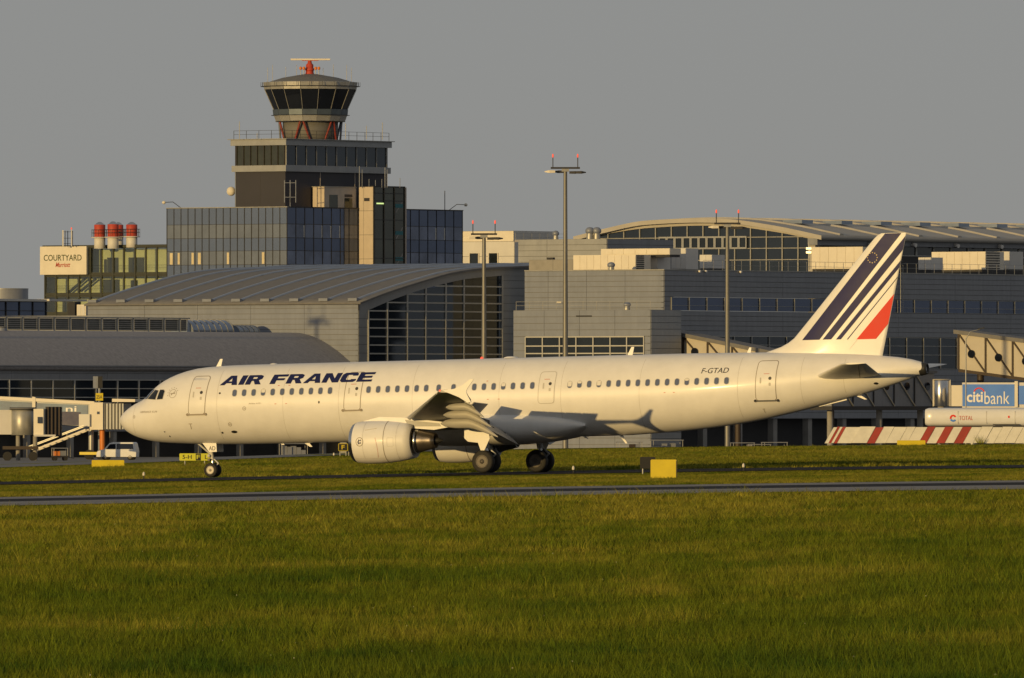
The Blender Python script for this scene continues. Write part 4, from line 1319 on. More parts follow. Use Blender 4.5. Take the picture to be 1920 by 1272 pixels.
wallbox('louvre', M_['frame_dark'], pb, T2, N2, reach(pb, T2, 1036), reach(pb, T2, 1024), zb_ + .02, zb_ + .28, -.5, -.1, cb)

# ---- far departure hall with the pale arched roof
c4 = corner(1530, 1660)
far = thing('departure_hall', 'large hall with pale arched roof and dark arched glazing on the skyline at right', 'building', (c4.x, c4.y, ZG))
gu4, gz4 = along_arch(c4, T2, [(1527, 449), (1459, 435.6), (1368, 424.5), (1311, 423.5), (1222, 427.6), (1140, 439), (1085, 451)])
ga = pchip(gu4, gz4)
ru4, rz4 = along_arch(c4, T2, [(1550, 442), (1459, 423), (1368, 411), (1311, 410), (1222, 414), (1140, 430), (1085, 444)])
ra = pchip(ru4, rz4)
Lf = reach(c4, T1, 2100)
ul4 = list(np.linspace(ru4[0], ru4[-1], 30))
sec = []
for v in (-1.2, Lf):
    sec.append([P3(c4, T2, u, T1, v, ra(u)) for u in ul4] + [P3(c4, T2, u, T1, v, ra(u) - .55) for u in ul4[::-1]])
fr = loft('roof', M_['roof_light'], sec, far)
for i in range(8):
    v = 4 + i * 9.0
    rs = []
    for u in np.linspace(ru4[0] + .4, ru4[-1], 20):
        z = ra(u)
        rs.append([P3(c4, T2, u, T1, v - .5, z + .01), P3(c4, T2, u, T1, v + .5, z + .01), P3(c4, T2, u, T1, v + .35, z + .22), P3(c4, T2, u, T1, v - .35, z + .22)])
    loft('roof_rib', M_['roof_light'], rs, fr, smooth=False)
    wallbox('rooflight', M_['skylight'], c4, T2, T1, ru4[0] + 8, ru4[0] + 11, ra(ru4[0] + 9.5) + .05, ra(ru4[0] + 9.5) + .5, v + 2, v + 4.5, fr)
fv = []; ff = []
for u in ul4:
    lo = ga(min(max(u, gu4[0]), gu4[-1]))
    for o in (-.2, .35):
        fv.append(P3(c4, T2, u, N2, o, lo)); fv.append(P3(c4, T2, u, N2, o, ra(u) - .3))
for i in range(len(ul4) - 1):
    a = i * 4; b = a + 4
    ff += [(a + 2, b + 2, b + 3, a + 3), (a, a + 1, b + 1, b), (a, b, b + 2, a + 2), (a + 1, a + 3, b + 3, b + 1)]
mesh('fascia', fv, ff, M_['roof_light'], far)
gcols = [reach(c4, T2, x) for x in np.arange(1527, 1080, -29.7)]
glazing(far, c4, T2, N2, gcols, [zpy(y, 1668) for y in (512, 488, 466.5, 445.5, 405)], M_['glass_hall'], M_['galv'], .15, .10, top=lambda u: ga(u) + .02)
for k in range(11):
    x = 1239 + k * 15
    u0_, u1_ = reach(c4, T2, x + 11), reach(c4, T2, x)
    z0, z1 = zpy(465, 1672), zpy(447, 1672)
    wallbox('opening_window', M_['glass_dark'], c4, T2, N2, u0_, u1_, z0, z1, .12, .2, far)
    for a_, b_, e_, f_ in ((u0_ - .16, u0_, z0 - .2, z1 + .2), (u1_, u1_ + .16, z0 - .2, z1 + .2), (u0_, u1_, z1, z1 + .2), (u0_, u1_, z0 - .2, z0)):
        wallbox('window_frame', M_['clad'], c4, T2, N2, a_, b_, e_, f_, .12, .28, far)
zev = ra(ru4[0]) - .3
wallbox('eave_gutter', CD, c4, T1, N1, -1, Lf, zev - .9, zev - .05, -.6, .9, far)
wallbox('apron_wall', M_['frame_dark'], c4, T1, N1, .5, Lf, ZG, zev - .9, -1.2, -.9, far)
uu = list(np.arange(8, Lf - 2, 4.0))
glazing(far, c4 - N1 * .88, T1, N1, uu, [zpy(482, 1690), zpy(464, 1690)], M_['glass_dark'], M_['frame_light'], .3, .12)
wallbox('corner_post', M_['roof_light'], c4, T1, N1, -.6, .5, ZG, zev - .9, -.8, .3, far)
for px in (1618, 1780, 1862, 1700):
    u = reach(c4, T1, px)
    rod('eave_lamp', M_['sign_white'], P3(c4, T1, u, N1, .9, zev - .6), P3(c4, T1, u, N1, 1.5, zev - .75), .26, far, 10)

# ---- white building between office block and mast
c5 = corner(963, 1890)
wb = thing('white_building', 'white block with two small square windows behind the short mast', 'building', (c5.x, c5.y, ZG))
zt5, zm5 = zpy(433, 1890), zpy(453, 1890)
cladding(wb, c5, T2, N2, 0, reach(c5, T2, 866), zm5, zt5, M_['cream'], 2, .02, 8)
cladding(wb, c5, T1, N1, 0, 11, zm5, zt5, M_['clad_white'], 2, .02, 8)
solid('roof', M_['roof_membrane'], [c5 - N1 * .1 - N2 * .1, c5 + T1 * 11, c5 + T1 * 11 + T2 * 9, c5 + T2 * 9 - N2 * .1], zt5 - .3, zt5 - .02, wb)
cm5 = c5 + N2 * 1.2 + N1 * 1.0
cladding(wb, cm5, T2, N2, 0, reach(cm5, T2, 860), ZG, zm5 - .02, M_['clad_white'], 2.2, .03, 9)
cladding(wb, cm5, T1, N1, 0, 14, ZG, zm5 - .02, M_['clad_white'], 2.2, .03, 9)
solid('roof', M_['roof_membrane'], [cm5 - N1 * .1 - N2 * .1, cm5 + T1 * 12, cm5 + T1 * 12 + T2 * 9, cm5 + T2 * 9 - N2 * .1], zm5 - .4, zm5 - .03, wb)
for xa, xb in ((882, 898), (918, 934)):
    ua, ub_ = reach(cm5, T2, xb), reach(cm5, T2, xa)
    wallbox('window', M_['glass_dark'], cm5, T2, N2, ua, ub_, zpy(494, 1890), zpy(475, 1890), .02, .06, wb)
    for a_, b_ in ((ua - .12, ua), (ub_, ub_ + .12)):
        wallbox('window_frame', M_['cream'], cm5, T2, N2, a_, b_, zpy(494.5, 1890), zpy(474.5, 1890), .02, .22, wb)
railing(wb, [P3(cm5, T1, 1, N1, -.5, zm5), P3(cm5, T1, 13, N1, -.5, zm5)], 1.2, M_['galv'], 2, .03)

# ---- glass office block below the tower
c6 = corner(538, 1720)
off = thing('office_block', 'glass office block with lit pale left face and shaded navy right face under the control tower', 'building', (c6.x, c6.y, ZG))
zrows = [zpy(y, 1720) for y in (600, 572, 547, 521, 496, 470, 446, 420, 389)]
L6a = reach(c6, T2, 313); L6b = reach(c6, T1, 867)
us6 = list(np.linspace(0, L6a, 18))
def pick_l(i, j):
    if j % 2 == 0: return M_['glass_lit_window'] if not (j == 4 and i in (13, 16, 2, 9)) else M_['glass_lit_window']
    return M_['glass_lit']
glazing(off, c6, T2, N2, us6, zrows, M_['glass_lit'], M_['frame_dark'], .07, .06, pick=lambda i, j: M_['glass_lit_window'] if j in (2, 4, 6) else M_['glass_lit'], dep=.06)  # bright sky reflection of this face put into its paler glass colour
rb = random.Random(4)
for i in (3, 8, 12, 13, 15, 16):
    wallbox('window_blind', M_['blind_lit'], c6, T2, N2, us6[i] + .2, us6[i] + .2 + rb.uniform(.3, .75), zrows[4] + .1, zrows[5] - .2, .005, .03, off)
us6b = list(np.linspace(0, L6b, 21))
glazing(off, c6, T1, N1, us6b, zrows, M_['glass_blue'], M_['frame_dark'], .07, .08, pick=lambda i, j: M_['glass_blue_window'] if j in (4, 3, 6) else M_['glass_blue'], dep=.06)  # shade of the right face put into its darker navy glass colour
for i in (1, 3, 4, 5, 16, 17):
    wallbox('curtain', M_['clad_white'], c6, T1, N1, us6b[i + 1] - .28, us6b[i + 1] - .1, zrows[6] + .1, zrows[7] - .15, .005, .03, off)
solid('roof', M_['roof_membrane'], [c6 - N1 * .3 - N2 * .3, c6 + T1 * L6b - N1 * .3, c6 + T1 * L6b + T2 * L6a, c6 + T2 * L6a - N2 * .3], zrows[-1] - .5, zrows[-1] - .1, off)
wallbox('coping', M_['galv'], c6, T2, N2, -.1, L6a + .1, zrows[-1], zrows[-1] + .12, -.3, .1, off)
wallbox('coping', M_['frame_dark'], c6, T1, N1, .2, L6b + .1, zrows[-1], zrows[-1] + .12, -.3, .1, off)
for u in (0, L6a): pass
# stair tower standing out of the right face
us_ = reach(c6, T1, 673)
ps = c6 + T1 * us_
ls = -reach(ps, T2, 700)
cs = ps - T2 * ls
zs_ = zpy(350, 1730)
stair = thing('stair_tower', 'narrow stair tower with beige stone flank and glazed shaft beside the navy glass', 'building', (cs.x, cs.y, ZG))
cladding(stair, cs, T2, N2, 0, ls - .02, ZG, zs_, M_['stone'], 3.2, .03, 1.6)
Ls = reach(cs, T1, 758)
zst = [ZG, zpy(560, 1730)] + [zpy(y, 1730) for y in (520, 484, 448, 412, 376, 362)] + [zs_]
glazing(stair, cs, T1, N1, list(np.linspace(0, Ls, 4)), zst, M_['glass_stair'], M_['frame_dark'], .10, .08)
wallbox('coping', M_['frame_dark'], cs, T1, N1, -.1, Ls + .1, zs_, zs_ + .12, -.4, .1, stair)
wallbox('end_post', M_['stone'], cs, T1, N1, Ls, Ls + .35, ZG, zs_, -ls + .05, .12, stair)
solid('roof', M_['roof_membrane'], [cs - N1 * .1 - N2 * .1, cs + T1 * Ls - N1 * .1, cs + T1 * Ls + T2 * ls, cs + T2 * ls - N2 * .1], zs_ - .3, zs_ - .02, stair)
wallbox('vent_grille', M_['brown_panel'], cs, T2, N2, ls * .25, ls * .62, zpy(377, 1730), zpy(371, 1730), .03, .08, stair)
wallbox('lit_strip', M_['lamp_green'], cs, T1, N1, Ls * .10, Ls * .33, zpy(382.5, 1730), zpy(380, 1730), .01, .05, stair)
for y, m in ((385, 'teal'), (436, 'lamp_green'), (485, 'teal')):
    wallbox('landing_sign', M_['teal'], cs, T1, N1, Ls * .70, Ls * .95, zpy(y + 3.5, 1730), zpy(y - 3.5, 1730), .01, .05, stair)
for k in range(3):
    zb2 = zpy(500 - k * 50, 1730)
    prism('stair_flight', M_['concrete'], [P3(cs, T1, Ls * .72, N1, .005, zb2), P3(cs, T1, Ls * .95, N1, .005, zb2 + 1.6), P3(cs, T1, Ls * .95, N1, .005, zb2 + 1.9), P3(cs, T1, Ls * .72, N1, .005, zb2 + .3)], V3((N1[0] * .02, N1[1] * .02, 0)), stair)
# lobby box behind the stair tower on the roof
ul0 = reach(c6 - N1 * .4, T1, 609)
pl_ = c6 - N1 * .4
lob = thing('roof_lobby', 'tan roof lobby with doors between the tower base and stair tower', 'building', (pl_.x + T1.x * ul0, pl_.y + T1.y * ul0, zrows[-1]))
zl0, zl1 = zrows[-1] - .1, zpy(352, 1732)
wallbox('wall', M_['stone'], pl_, T1, N1, ul0, us_ - .05, zl0, zl1, -2.0, 0, lob)
Ll = us_ - ul0
wallbox('door', M_['glass_stair'], pl_, T1, N1, ul0 + Ll * .14, ul0 + Ll * .40, zl0 + .1, zl0 + 1.9, 0, .05, lob)
wallbox('door', M_['glass_stair'], pl_, T1, N1, ul0 + Ll * .62, ul0 + Ll * .86, zl0 + .1, zl0 + 1.5, 0, .05, lob)
wallbox('vent_grille', M_['brown_panel'], pl_, T1, N1, ul0 + Ll * .62, ul0 + Ll * .86, zl0 + 1.65, zl0 + 2.0, 0, .05, lob)
wallbox('coping', M_['galv'], pl_, T1, N1, ul0 - .1, us_ - .06, zl1, zl1 + .1, -2.1, .1, lob)

# ---- control tower
c7 = corner(535, 1724)
tw = thing('control_tower', 'control tower with flared dark glass cab and brown base above the office block', 'control tower', (c7.x, c7.y, ZG))
L7a = reach(c7, T2, 441); L7b = reach(c7, T1, 726)
zz7 = lambda y: zpy(y, 1726)
core = [c7, c7 + T1 * L7b, c7 + T1 * L7b + T2 * L7a, c7 + T2 * L7a]
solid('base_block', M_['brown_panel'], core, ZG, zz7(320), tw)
for u in (L7a * .5,): wallbox('panel_joint', M_['frame_dark'], c7, T2, N2, u - .03, u + .03, zrows[-1], zz7(320), 0, .01, tw)
wallbox('corner_trim', M_['clad_beige'], c7, T2, N2, L7a - .12, L7a + .02, zrows[-1], zz7(320), -.2, .05, tw)
for u in (L7b * .34, L7b * .68): wallbox('panel_joint', M_['stone'], c7, T1, N1, u - .05, u + .05, zrows[-1], zz7(320), 0, .03, tw)
def ringbox(name, m, o, z0, z1):
    k = [c7 + N1 * o + N2 * o, c7 + T1 * L7b + N2 * o * -0 + T1 * o + N1 * o, c7 + T1 * (L7b + o) + T2 * (L7a + o), c7 + T2 * (L7a + o) + N2 * o]
    k = [c7 + N1 * o + N2 * o, c7 + T1 * (L7b + o) + N1 * o, c7 + T1 * (L7b + o) + T2 * (L7a + o), c7 + N2 * o + T2 * (L7a + o)]
    return solid(name, m, k, z0, z1, tw)
ringbox('lower_band', M_['clad'], .35, zz7(322), zz7(310.5))
ringbox('upper_band', M_['clad'], .45, zz7(273), zz7(262))
ringbox('roof_slab', M_['galv'], .75, zz7(262) + .01, zz7(260.5))
glazing(tw, c7, T2, N2, list(np.linspace(.1, L7a - .3, 8)), [zz7(310.4), zz7(273.1)], M_['glass_stair'], M_['frame_dark'], .10, .06)
wallbox('end_post', M_['frame_dark'], c7, T2, N2, L7a - .3, L7a - .05, zz7(310.4), zz7(273.1), -.3, .1, tw)
glazing(tw, c7, T1, N1, list(np.linspace(.1, L7b - .3, 11)), [zz7(310.4), zz7(273.1)], M_['glass_hall'], M_['galv'], .09, .06)
wallbox('end_post', M_['frame_dark'], c7, T1, N1, L7b - .3, L7b - .05, zz7(310.4), zz7(273.1), -.3, .1, tw)
solid('lounge_core', M_['frame_dark'], [c + (core[2] - core[0]) * 0 for c in [c7 - N1 * .3 - N2 * .3, c7 + T1 * (L7b - .4) - N1 * .3, c7 + T1 * (L7b - .4) + T2 * (L7a - .4), c7 + T2 * (L7a - .4) - N2 * .3]], zz7(310.4), zz7(273.2), tw)
zrf = zz7(260.5)
railing(tw, [P3(c7, T2, L7a, N2, .3, zrf), P3(c7, T2, 0, N2, .3, zrf), P3(c7, T1, L7b, N1, .3, zrf)], 1.1, M_['frame_dark'], 1.7, .04)
ctr = c7 + T1 * (L7b * .5) + T2 * (L7a * .5)
dC = ctr.y
ctr = Vector((xpx(582, dC), dC))
zC = lambda y: zpy(y, dC)
sC = dC / FPX
def ringpts(r, z, n=16, ph=0.0): return [Vector((ctr.x + r * math.sin(2 * math.pi * (i + ph) / n), ctr.y - r * math.cos(2 * math.pi * (i + ph) / n), z)) for i in range(n)]
def ring_panels(name, m, r0, z0, r1, z1, th=.12, n=16, gap=.03, ph=.5):
    a = ringpts(r0, z0, n, ph); b = ringpts(r1, z1, n, ph)
    for i in range(n):
        j = (i + 1) % n
        q = [a[i].lerp(a[j], gap / 2), a[j].lerp(a[i], gap / 2), b[j].lerp(b[i], gap / 2), b[i].lerp(b[j], gap / 2)]
        nrm = (q[1] - q[0]).cross(q[3] - q[0]).normalized()
        prism(name, m, q, -nrm * th, tw)
panel_m = mat('tower_panel', (.55, .55, .53), .28, .55, .05, 1)
cabin_m = mat('tower_blue_panel', (.10, .13, .17), .35, .4, .1, 1)
ringc = lambda px: px * sC
rod('stem', M_['joint'], Vector((ctr.x, ctr.y, zrf - .3)), Vector((ctr.x, ctr.y, zC(222))), ringc(52), tw, 24)
for k in range(12):
    a = 2 * math.pi * k / 12
    p0 = Vector((ctr.x + ringc(56) * math.sin(a), ctr.y - ringc(56) * math.cos(a), zrf)); b_ = a + (.22 if k % 2 else -.22)
    p1 = Vector((ctr.x + ringc(60) * math.sin(b_), ctr.y - ringc(60) * math.cos(b_), zC(227)))
    rod('strut', M_['strut_red'] if k in (0, 1, 11, 10, 2) else M_['clad_beige'], p0, p1, .14, tw, 8)
ring_panels('lower_fascia_panel', panel_m, ringc(66), zC(228), ringc(70), zC(217))
ring_panels('gallery_panel', cabin_m, ringc(71), zC(216.8), ringc(72), zC(206))
rod('floor_disc', M_['galv'], Vector((ctr.x, ctr.y, zC(229))), Vector((ctr.x, ctr.y, zC(227.5))), ringc(65.5), tw, 32)
rod('sill_ring', M_['frame_dark'], Vector((ctr.x, ctr.y, zC(217.2))), Vector((ctr.x, ctr.y, zC(216.4))), ringc(74), tw, 16)
ring_panels('cab_window', M_['glass_cab'], ringc(70), zC(205.8), ringc(86.5), zC(169), .06)
a = ringpts(ringc(70.6), zC(205.8), 16, .5); b = ringpts(ringc(87.2), zC(169), 16, .5)
for i in range(16): bar('cab_mullion', M_['galv'], a[i], b[i], .07, .07, tw)
a = ringpts(ringc(69.0), zC(205.8), 16, .5); b = ringpts(ringc(85.5), zC(169), 16, .5)
loft('cab_interior', M_['black_paint'], [a, b], tw, smooth=False)
ring_panels('upper_fascia_panel', panel_m, ringc(88), zC(168.5), ringc(90), zC(155))
rod('catwalk', M_['frame_dark'], Vector((ctr.x, ctr.y, zC(163.2))), Vector((ctr.x, ctr.y, zC(162.2))), ringc(93.5), tw, 16)
for k in range(24):
    q = ringpts(ringc(93), zC(163), 24)[k]
    bar('rail_post', M_['frame_dark'], q, q + Vector((0, 0, .6)), .05, .05, tw)
lathe('cab_roof', M_['joint'], [(0, ringc(79)), (.12, ringc(76)), (zC(146) - zC(155), ringc(52)), (zC(139.5) - zC(155), ringc(14)), (zC(138.5) - zC(155), .05)], Vector((ctr.x, ctr.y, zC(155))), (0, 0, 1), tw, n=16, smooth=False)
lathe('radar_pedestal', M_['red_band'], [(0, .62), (.3, .52), (.5, .52), (.55, .60), (.8, .60), (.85, .50), (1.3, .50), (1.5, .30), (1.95, .22)], Vector((ctr.x - .1, ctr.y, zC(140))), (0, 0, 1), tw, n=20)
bar('radar_antenna', M_['cream'], Vector((xpx(545, dC), dC, zC(111.8))), Vector((xpx(619, dC), dC, zC(111.8))), .9, .22, tw)
bar('antenna_feed', M_['red_paint'], Vector((xpx(566, dC), dC, zC(113.5))), Vector((xpx(597, dC), dC, zC(113.5))), .3, .12, tw)
for px in (564, 570, 592, 598):
    q = Vector((xpx(px, dC), dC - .8, zC(138)))
    rod('beacon_post', M_['galv'], q - Vector((0, 0, .5)), q + Vector((0, 0, .6)), .06, tw, 6)
    lathe('beacon', M_['orange'], [(.45, .08), (.55, .19), (.8, .19), (.9, .05)], q, (0, 0, 1), tw, n=12)
for px, y0, y1 in ((502, 155, 127), (511, 153, 122), (536, 147, 126), (556, 142, 122), (606, 142, 128), (625, 146, 121), (650, 153, 122), (659, 156, 128)):
    q = Vector((xpx(px, dC), dC - .3, zC(y0)))
    rod('whip_aerial', M_['galv'], q - Vector((0, 0, .4)), Vector((q.x, q.y, zC(y1))), .035, tw, 6)
for px, y1 in ((449, 228), (687, 236), (717, 230), (482, 250), (648, 232)):
    q = Vector((xpx(px, 1722 + abs(px - 535) * .05), 1722 + abs(px - 535) * .05, zrf))
    rod('whip_aerial', M_['galv'], q, Vector((q.x, q.y, zpy(y1, q.y))), .05, tw, 6)
# dish on the left flank, frame aerial at the corner, aerials by the stair head
q = Vector((xpx(434, 1731), 1731, zpy(359, 1731)))
lathe('dish', M_['cream'], [(0, .62), (.25, .60), (.5, .45), (.6, .1)], q, (-.5, -.85, 0), tw, n=22)
bar('dish_arm', M_['frame_dark'], q, q + Vector((.8, .3, 0)), .1, .1, tw)
q = Vector((xpx(544, 1722), 1722.2, 0))
for dx in (-.75, 0, .75):
    rod('frame_aerial', M_['clad_beige'], Vector((q.x + dx, q.y, zpy(380, 1722))), Vector((q.x + dx, q.y, zpy(338, 1722))), .06, tw, 6)
for y in (343, 370):
    bar('frame_aerial', M_['clad_beige'], Vector((q.x - .75, q.y, zpy(y, 1722))), Vector((q.x + .75, q.y, zpy(y, 1722))), .07, .07, tw)
rod('frame_aerial', M_['clad_beige'], Vector((q.x, q.y, zrows[-1])), Vector((q.x, q.y, zpy(370, 1722))), .06, tw, 6)
for px, y0, y1 in ((674, 350, 312), (679, 350, 318), (692, 350, 336), (704, 350, 338), (716, 350, 336), (722, 350, 314), (726, 350, 318), (750, 350, 334)):
    d_ = 1732
    rod('pole_aerial', M_['clad_beige'], Vector((xpx(px, d_), d_, zpy(y0 + 2, d_))), Vector((xpx(px, d_), d_, zpy(y1, d_))), .07 if px in (674, 722) else .045, stair, 6)
for px, y1, sg in ((313, 386, -1), (866, 386, 1)):
    d_ = 1722 + (10 if sg < 0 else 30)
    q = Vector((xpx(px + (28 if sg < 0 else -26), d_), d_, zrows[-1]))
    r1 = Vector((q.x + sg * 1.2, d_, q.z + .9)); r2 = Vector((q.x + sg * 2.2, d_, q.z + .85))
    rod('lamp_bracket', M_['frame_dark'], q, r1, .05, off, 6)
    rod('lamp_bracket', M_['frame_dark'], r1, r2, .05, off, 6)
    lathe('lamp_head', M_['cream'], [(0, .14), (.1, .22), (.35, .2), (.45, .05)], r2, (sg, 0, -.1), off, n=12)
rod('roof_mast', M_['frame_dark'], Vector((xpx(834, 1745), 1745, zrows[-1])), Vector((xpx(834, 1745), 1745, zpy(358, 1745))), .06, off, 6)

# ---- hotel at the left
c8 = corner(318, 1850)
ht = thing('hotel_building', 'green glazed hotel behind the left end of the hall', 'hotel', (c8.x, c8.y, ZG))
L8 = reach(c8, T2, 84)
zh = [zpy(y, 1850) for y in (640, 588, 552, 514, 463)]
hc = [reach(c8, T2, x) for x in (318, 295, 274, 254, 233, 213, 191, 170, 149, 128, 106, 85)]
wallbox('inner_wall', M_['hotel_wall'], c8, T2, N2, 0, L8, ZG, zh[-1] - .2, -2.6, -2.3, ht)
for z in zh[1:-1]: wallbox('floor_slab', M_['hotel_frame'], c8, T2, N2, 0, L8, z - .35, z + .3, -2.3, .02, ht)
glazing(ht, c8, T2, N2, hc, zh, M_['hotel_glass'], M_['hotel_frame'], .22, .18, dep=.15)
solid('roof', M_['hotel_frame'], [c8 + N2 * .3, c8 + T2 * (L8 + .2) + N2 * .3, c8 + T2 * (L8 + .2) - N2 * 12, c8 - N2 * 12], zh[-1], zh[-1] + .35, ht)
wallbox('end_wall', M_['hotel_frame'], c8, T2, N2, L8 - .3, L8, ZG, zh[-1], -12, 0, ht)
for x0, x1, y0, y1 in ((252, 224, 482, 514), (204, 184, 482, 514), (182, 178, 485, 514), (240, 228, 525, 552), (206, 176, 523, 552), (118, 100, 560, 588)):
    a_, b_ = sorted((reach(c8, T2, x0), reach(c8, T2, x1)))
    wallbox('room_partition', M_['hotel_frame'], c8, T2, N2, a_, b_, zpy(y1, 1850), zpy(y0, 1850), -2.28, -2.1, ht)
for x0, y0, x1, y1 in ((112, 552, 150, 520), (140, 545, 168, 522)):
    bar('inner_stair', M_['hotel_frame'], P3(c8, T2, reach(c8, T2, x0), N2, -1.4, zpy(y0, 1850)), P3(c8, T2, reach(c8, T2, x1), N2, -1.4, zpy(y1, 1850)), .5, .25, ht)
for z in (zh[1], zh[2], zh[3]):
    for k in (.6, 1.0):
        wallbox('balustrade', M_['hotel_frame'], c8, T2, N2, 0, L8, z + .3 + k - .02, z + .3 + k + .02, -.6, -.55, ht)
sa, sb = reach(c8, T2, 168), reach(c8, T2, 81)
board = thing('hotel_sign', 'cream signboard reading COURTYARD on the green hotel', 'sign', V3(P3(c8, T2, (sa + sb) / 2, N2, .4, zpy(515, 1855))))
wallbox('board', M_['cream'], c8, T2, N2, sa, sb, zpy(514.5, 1855), zpy(461.5, 1855), .3, .75, board)
def on_wall(p, t, n, o): return lambda u, v: P3(p, t, u, n, o, v)
def lettering(parent, txt, m, p, t, n, px0, px1, py0, py1, d, o, shear=0, fat=0.0, name='lettering'):
    # reading direction runs left to right as seen, along -t
    u0, u1 = reach(p, t, px0), reach(p, t, px1)
    fl = fit(text_flat(txt, shear, fat), 0, 1, zpy(py1, d), zpy(py0, d))
    wrap(name, m, fl, lambda a, v: P3(p, t, u0 + (u1 - u0) * a, n, o, v), None, None, parent)
ink_g = mat('sign_green', (.07, .085, .03), .6, 0, 0)
lettering(board, 'COURTYARD', ink_g, c8, T2, N2, 88, 159, 477, 488.5, 1855, .765, 0, .012)
lettering(board, 'Marriott', M_['red_band'], c8, T2, N2, 110, 138, 491.5, 500.5, 1855, .765, .35, .015)
def stack(px, y0, y1, r, label, d):
    q = Vector((xpx(px, d), d, zpy(y1, d)))
    t = thing('chimney_stack', label, 'chimney', q, 'red and white hotel chimneys')
    H = zpy(y0, d) - q.z
    rod('white_shaft', M_['clad_white'], q - Vector((0, 0, .5)), q + Vector((0, 0, H * .30)), r, t, 24)
    rod('red_shaft', M_['red_band'], q + Vector((0, 0, H * .301)), q + Vector((0, 0, H * .88)), r, t, 24)
    lathe('cowl', M_['bare_metal'], [(H * .88, r * .9), (H * .95, r * .6), (H, r * .25)], q, (0, 0, 1), t, n=18)
    lathe('platform', M_['clad_white'], [(H * .31, r), (H * .31, r * 1.5), (H * .35, r * 1.5), (H * .35, r)], q, (0, 0, 1), t, n=20, caps=False)
    for k in range(10):
        a = 2 * math.pi * k / 10
        p = q + Vector((r * 1.45 * math.cos(a), r * 1.45 * math.sin(a), H * .35))
        bar('rail_post', M_['frame_dark'], p, p + Vector((0, 0, 1.0)), .05, .05, t)
    for zz in (.55, 1.0):
        lathe('guard_ring', M_['frame_dark'], [(H * .35 + zz, r * 1.44), (H * .35 + zz, r * 1.49), (H * .35 + zz + .06, r * 1.49), (H * .35 + zz + .06, r * 1.44)], q, (0, 0, 1), t, n=20, caps=False)
stack(187, 416.5, 460, .80, 'leftmost red and white chimney on the hotel roof', 1856)
stack(212, 415.5, 460, .80, 'front middle red and white chimney on the hotel roof', 1854)
stack(222, 417, 458, .70, 'chimney half hidden behind the middle one on the hotel roof', 1859)
stack(247, 416.5, 458, .80, 'rightmost red and white chimney on the hotel roof', 1854)
am = thing('aerial_frame', 'pair of panel aerials on a steel frame above the hotel sign', 'aerial', Vector((xpx(127, 1858), 1858, zpy(462, 1858))))
for px, y0, w_ in ((118, 432, .28), (134, 431, .2)):
    bar('panel_aerial', M_['clad_white'], Vector((xpx(px, 1858), 1858, zpy(462, 1858))), Vector((xpx(px, 1858), 1858, zpy(y0, 1858))), w_, w_ * .7, am)
for px in (122, 127, 136):
    rod('pole', M_['frame_dark'], Vector((xpx(px, 1859), 1859, zpy(463, 1859))), Vector((xpx(px, 1859), 1859, zpy(433, 1859))), .06, am, 6)
for y in (435, 447, 457): bar('cross_bar', M_['frame_dark'], Vector((xpx(118, 1859), 1859, zpy(y, 1859))), Vector((xpx(137, 1859), 1859, zpy(y, 1859))), .06, .06, am)
lathe('beacon', M_['lamp_red'], [(0, .1), (.2, .1), (.3, .02)], Vector((xpx(134, 1858), 1858, zpy(430.5, 1858))), (0, 0, 1), am, n=8)

# ---- low things at the far left
tk = thing('storage_tank', 'dark round tank on the skyline at the left edge', 'tank', Vector((xpx(10, 1950), 1950, ZG)))
rod('shell', CD, Vector((xpx(8, 1950), 1950, ZG)), Vector((xpx(8, 1950), 1950, zpy(543, 1950))), 45 * 1950 / FPX, tk, 32)
lathe('rim', M_['galv'], [(0, 45.4 * 1950 / FPX), (.15, 45.4 * 1950 / FPX)], Vector((xpx(8, 1950), 1950, zpy(543, 1950))), (0, 0, 1), tk, n=32)
lw = corner(86, 1800)
low = thing('low_office', 'low dark blue glazed building left of the hotel', 'building', (lw.x, lw.y, ZG))
wallbox('roof_edge', M_['clad_white'], lw, T2, N2, -1, 22, zpy(565, 1800), zpy(561, 1800), -8, .5, low)
glazing(low, lw, T1 * -1, N1, list(np.linspace(0, 24, 9)), [zpy(600, 1795), zpy(583, 1795), zpy(566, 1795)], M_['glass_blue'], M_['frame_dark'], .15, .1)
solid('wall', CD, [lw - N1 * .2, lw - T1 * 24 - N1 * .2, lw - T1 * 24 - N1 * 6, lw - N1 * 6], ZG, zpy(566, 1800), low)
solid('roof', M_['clad_white'], [lw + N1 * .6, lw - T1 * 25 + N1 * .6, lw - T1 * 25 - N1 * 6, lw - N1 * 6], zpy(566, 1800) + .01, zpy(561.5, 1800), low)
pc = corner(161, 1585)
cab = thing('roof_cabinet', 'small cream cabinet on the roof beside the hall end', 'cabinet', (pc.x, pc.y, ZG))
wallbox('plinth_wall', CD, pc, T2, N2, -2, 14, ZG, zpy(592, 1585), -3, 0, cab)
wallbox('casing', M_['cream'], pc, T2, N2, 0, 1.4, zpy(592, 1585), zpy(571.5, 1585), -1.2, 0, cab)
wallbox('door', M_['clad_white'], pc, T2, N2, .15, .65, zpy(591.5, 1585), zpy(573, 1585), 0, .04, cab)
wallbox('door', M_['clad_white'], pc, T2, N2, .75, 1.25, zpy(591.5, 1585), zpy(573, 1585), 0, .04, cab)
wallbox('side_unit', M_['frame_dark'], pc, T2, N2, 1.7, 2.8, zpy(592, 1585), zpy(566, 1585), -1.2, 0, cab)

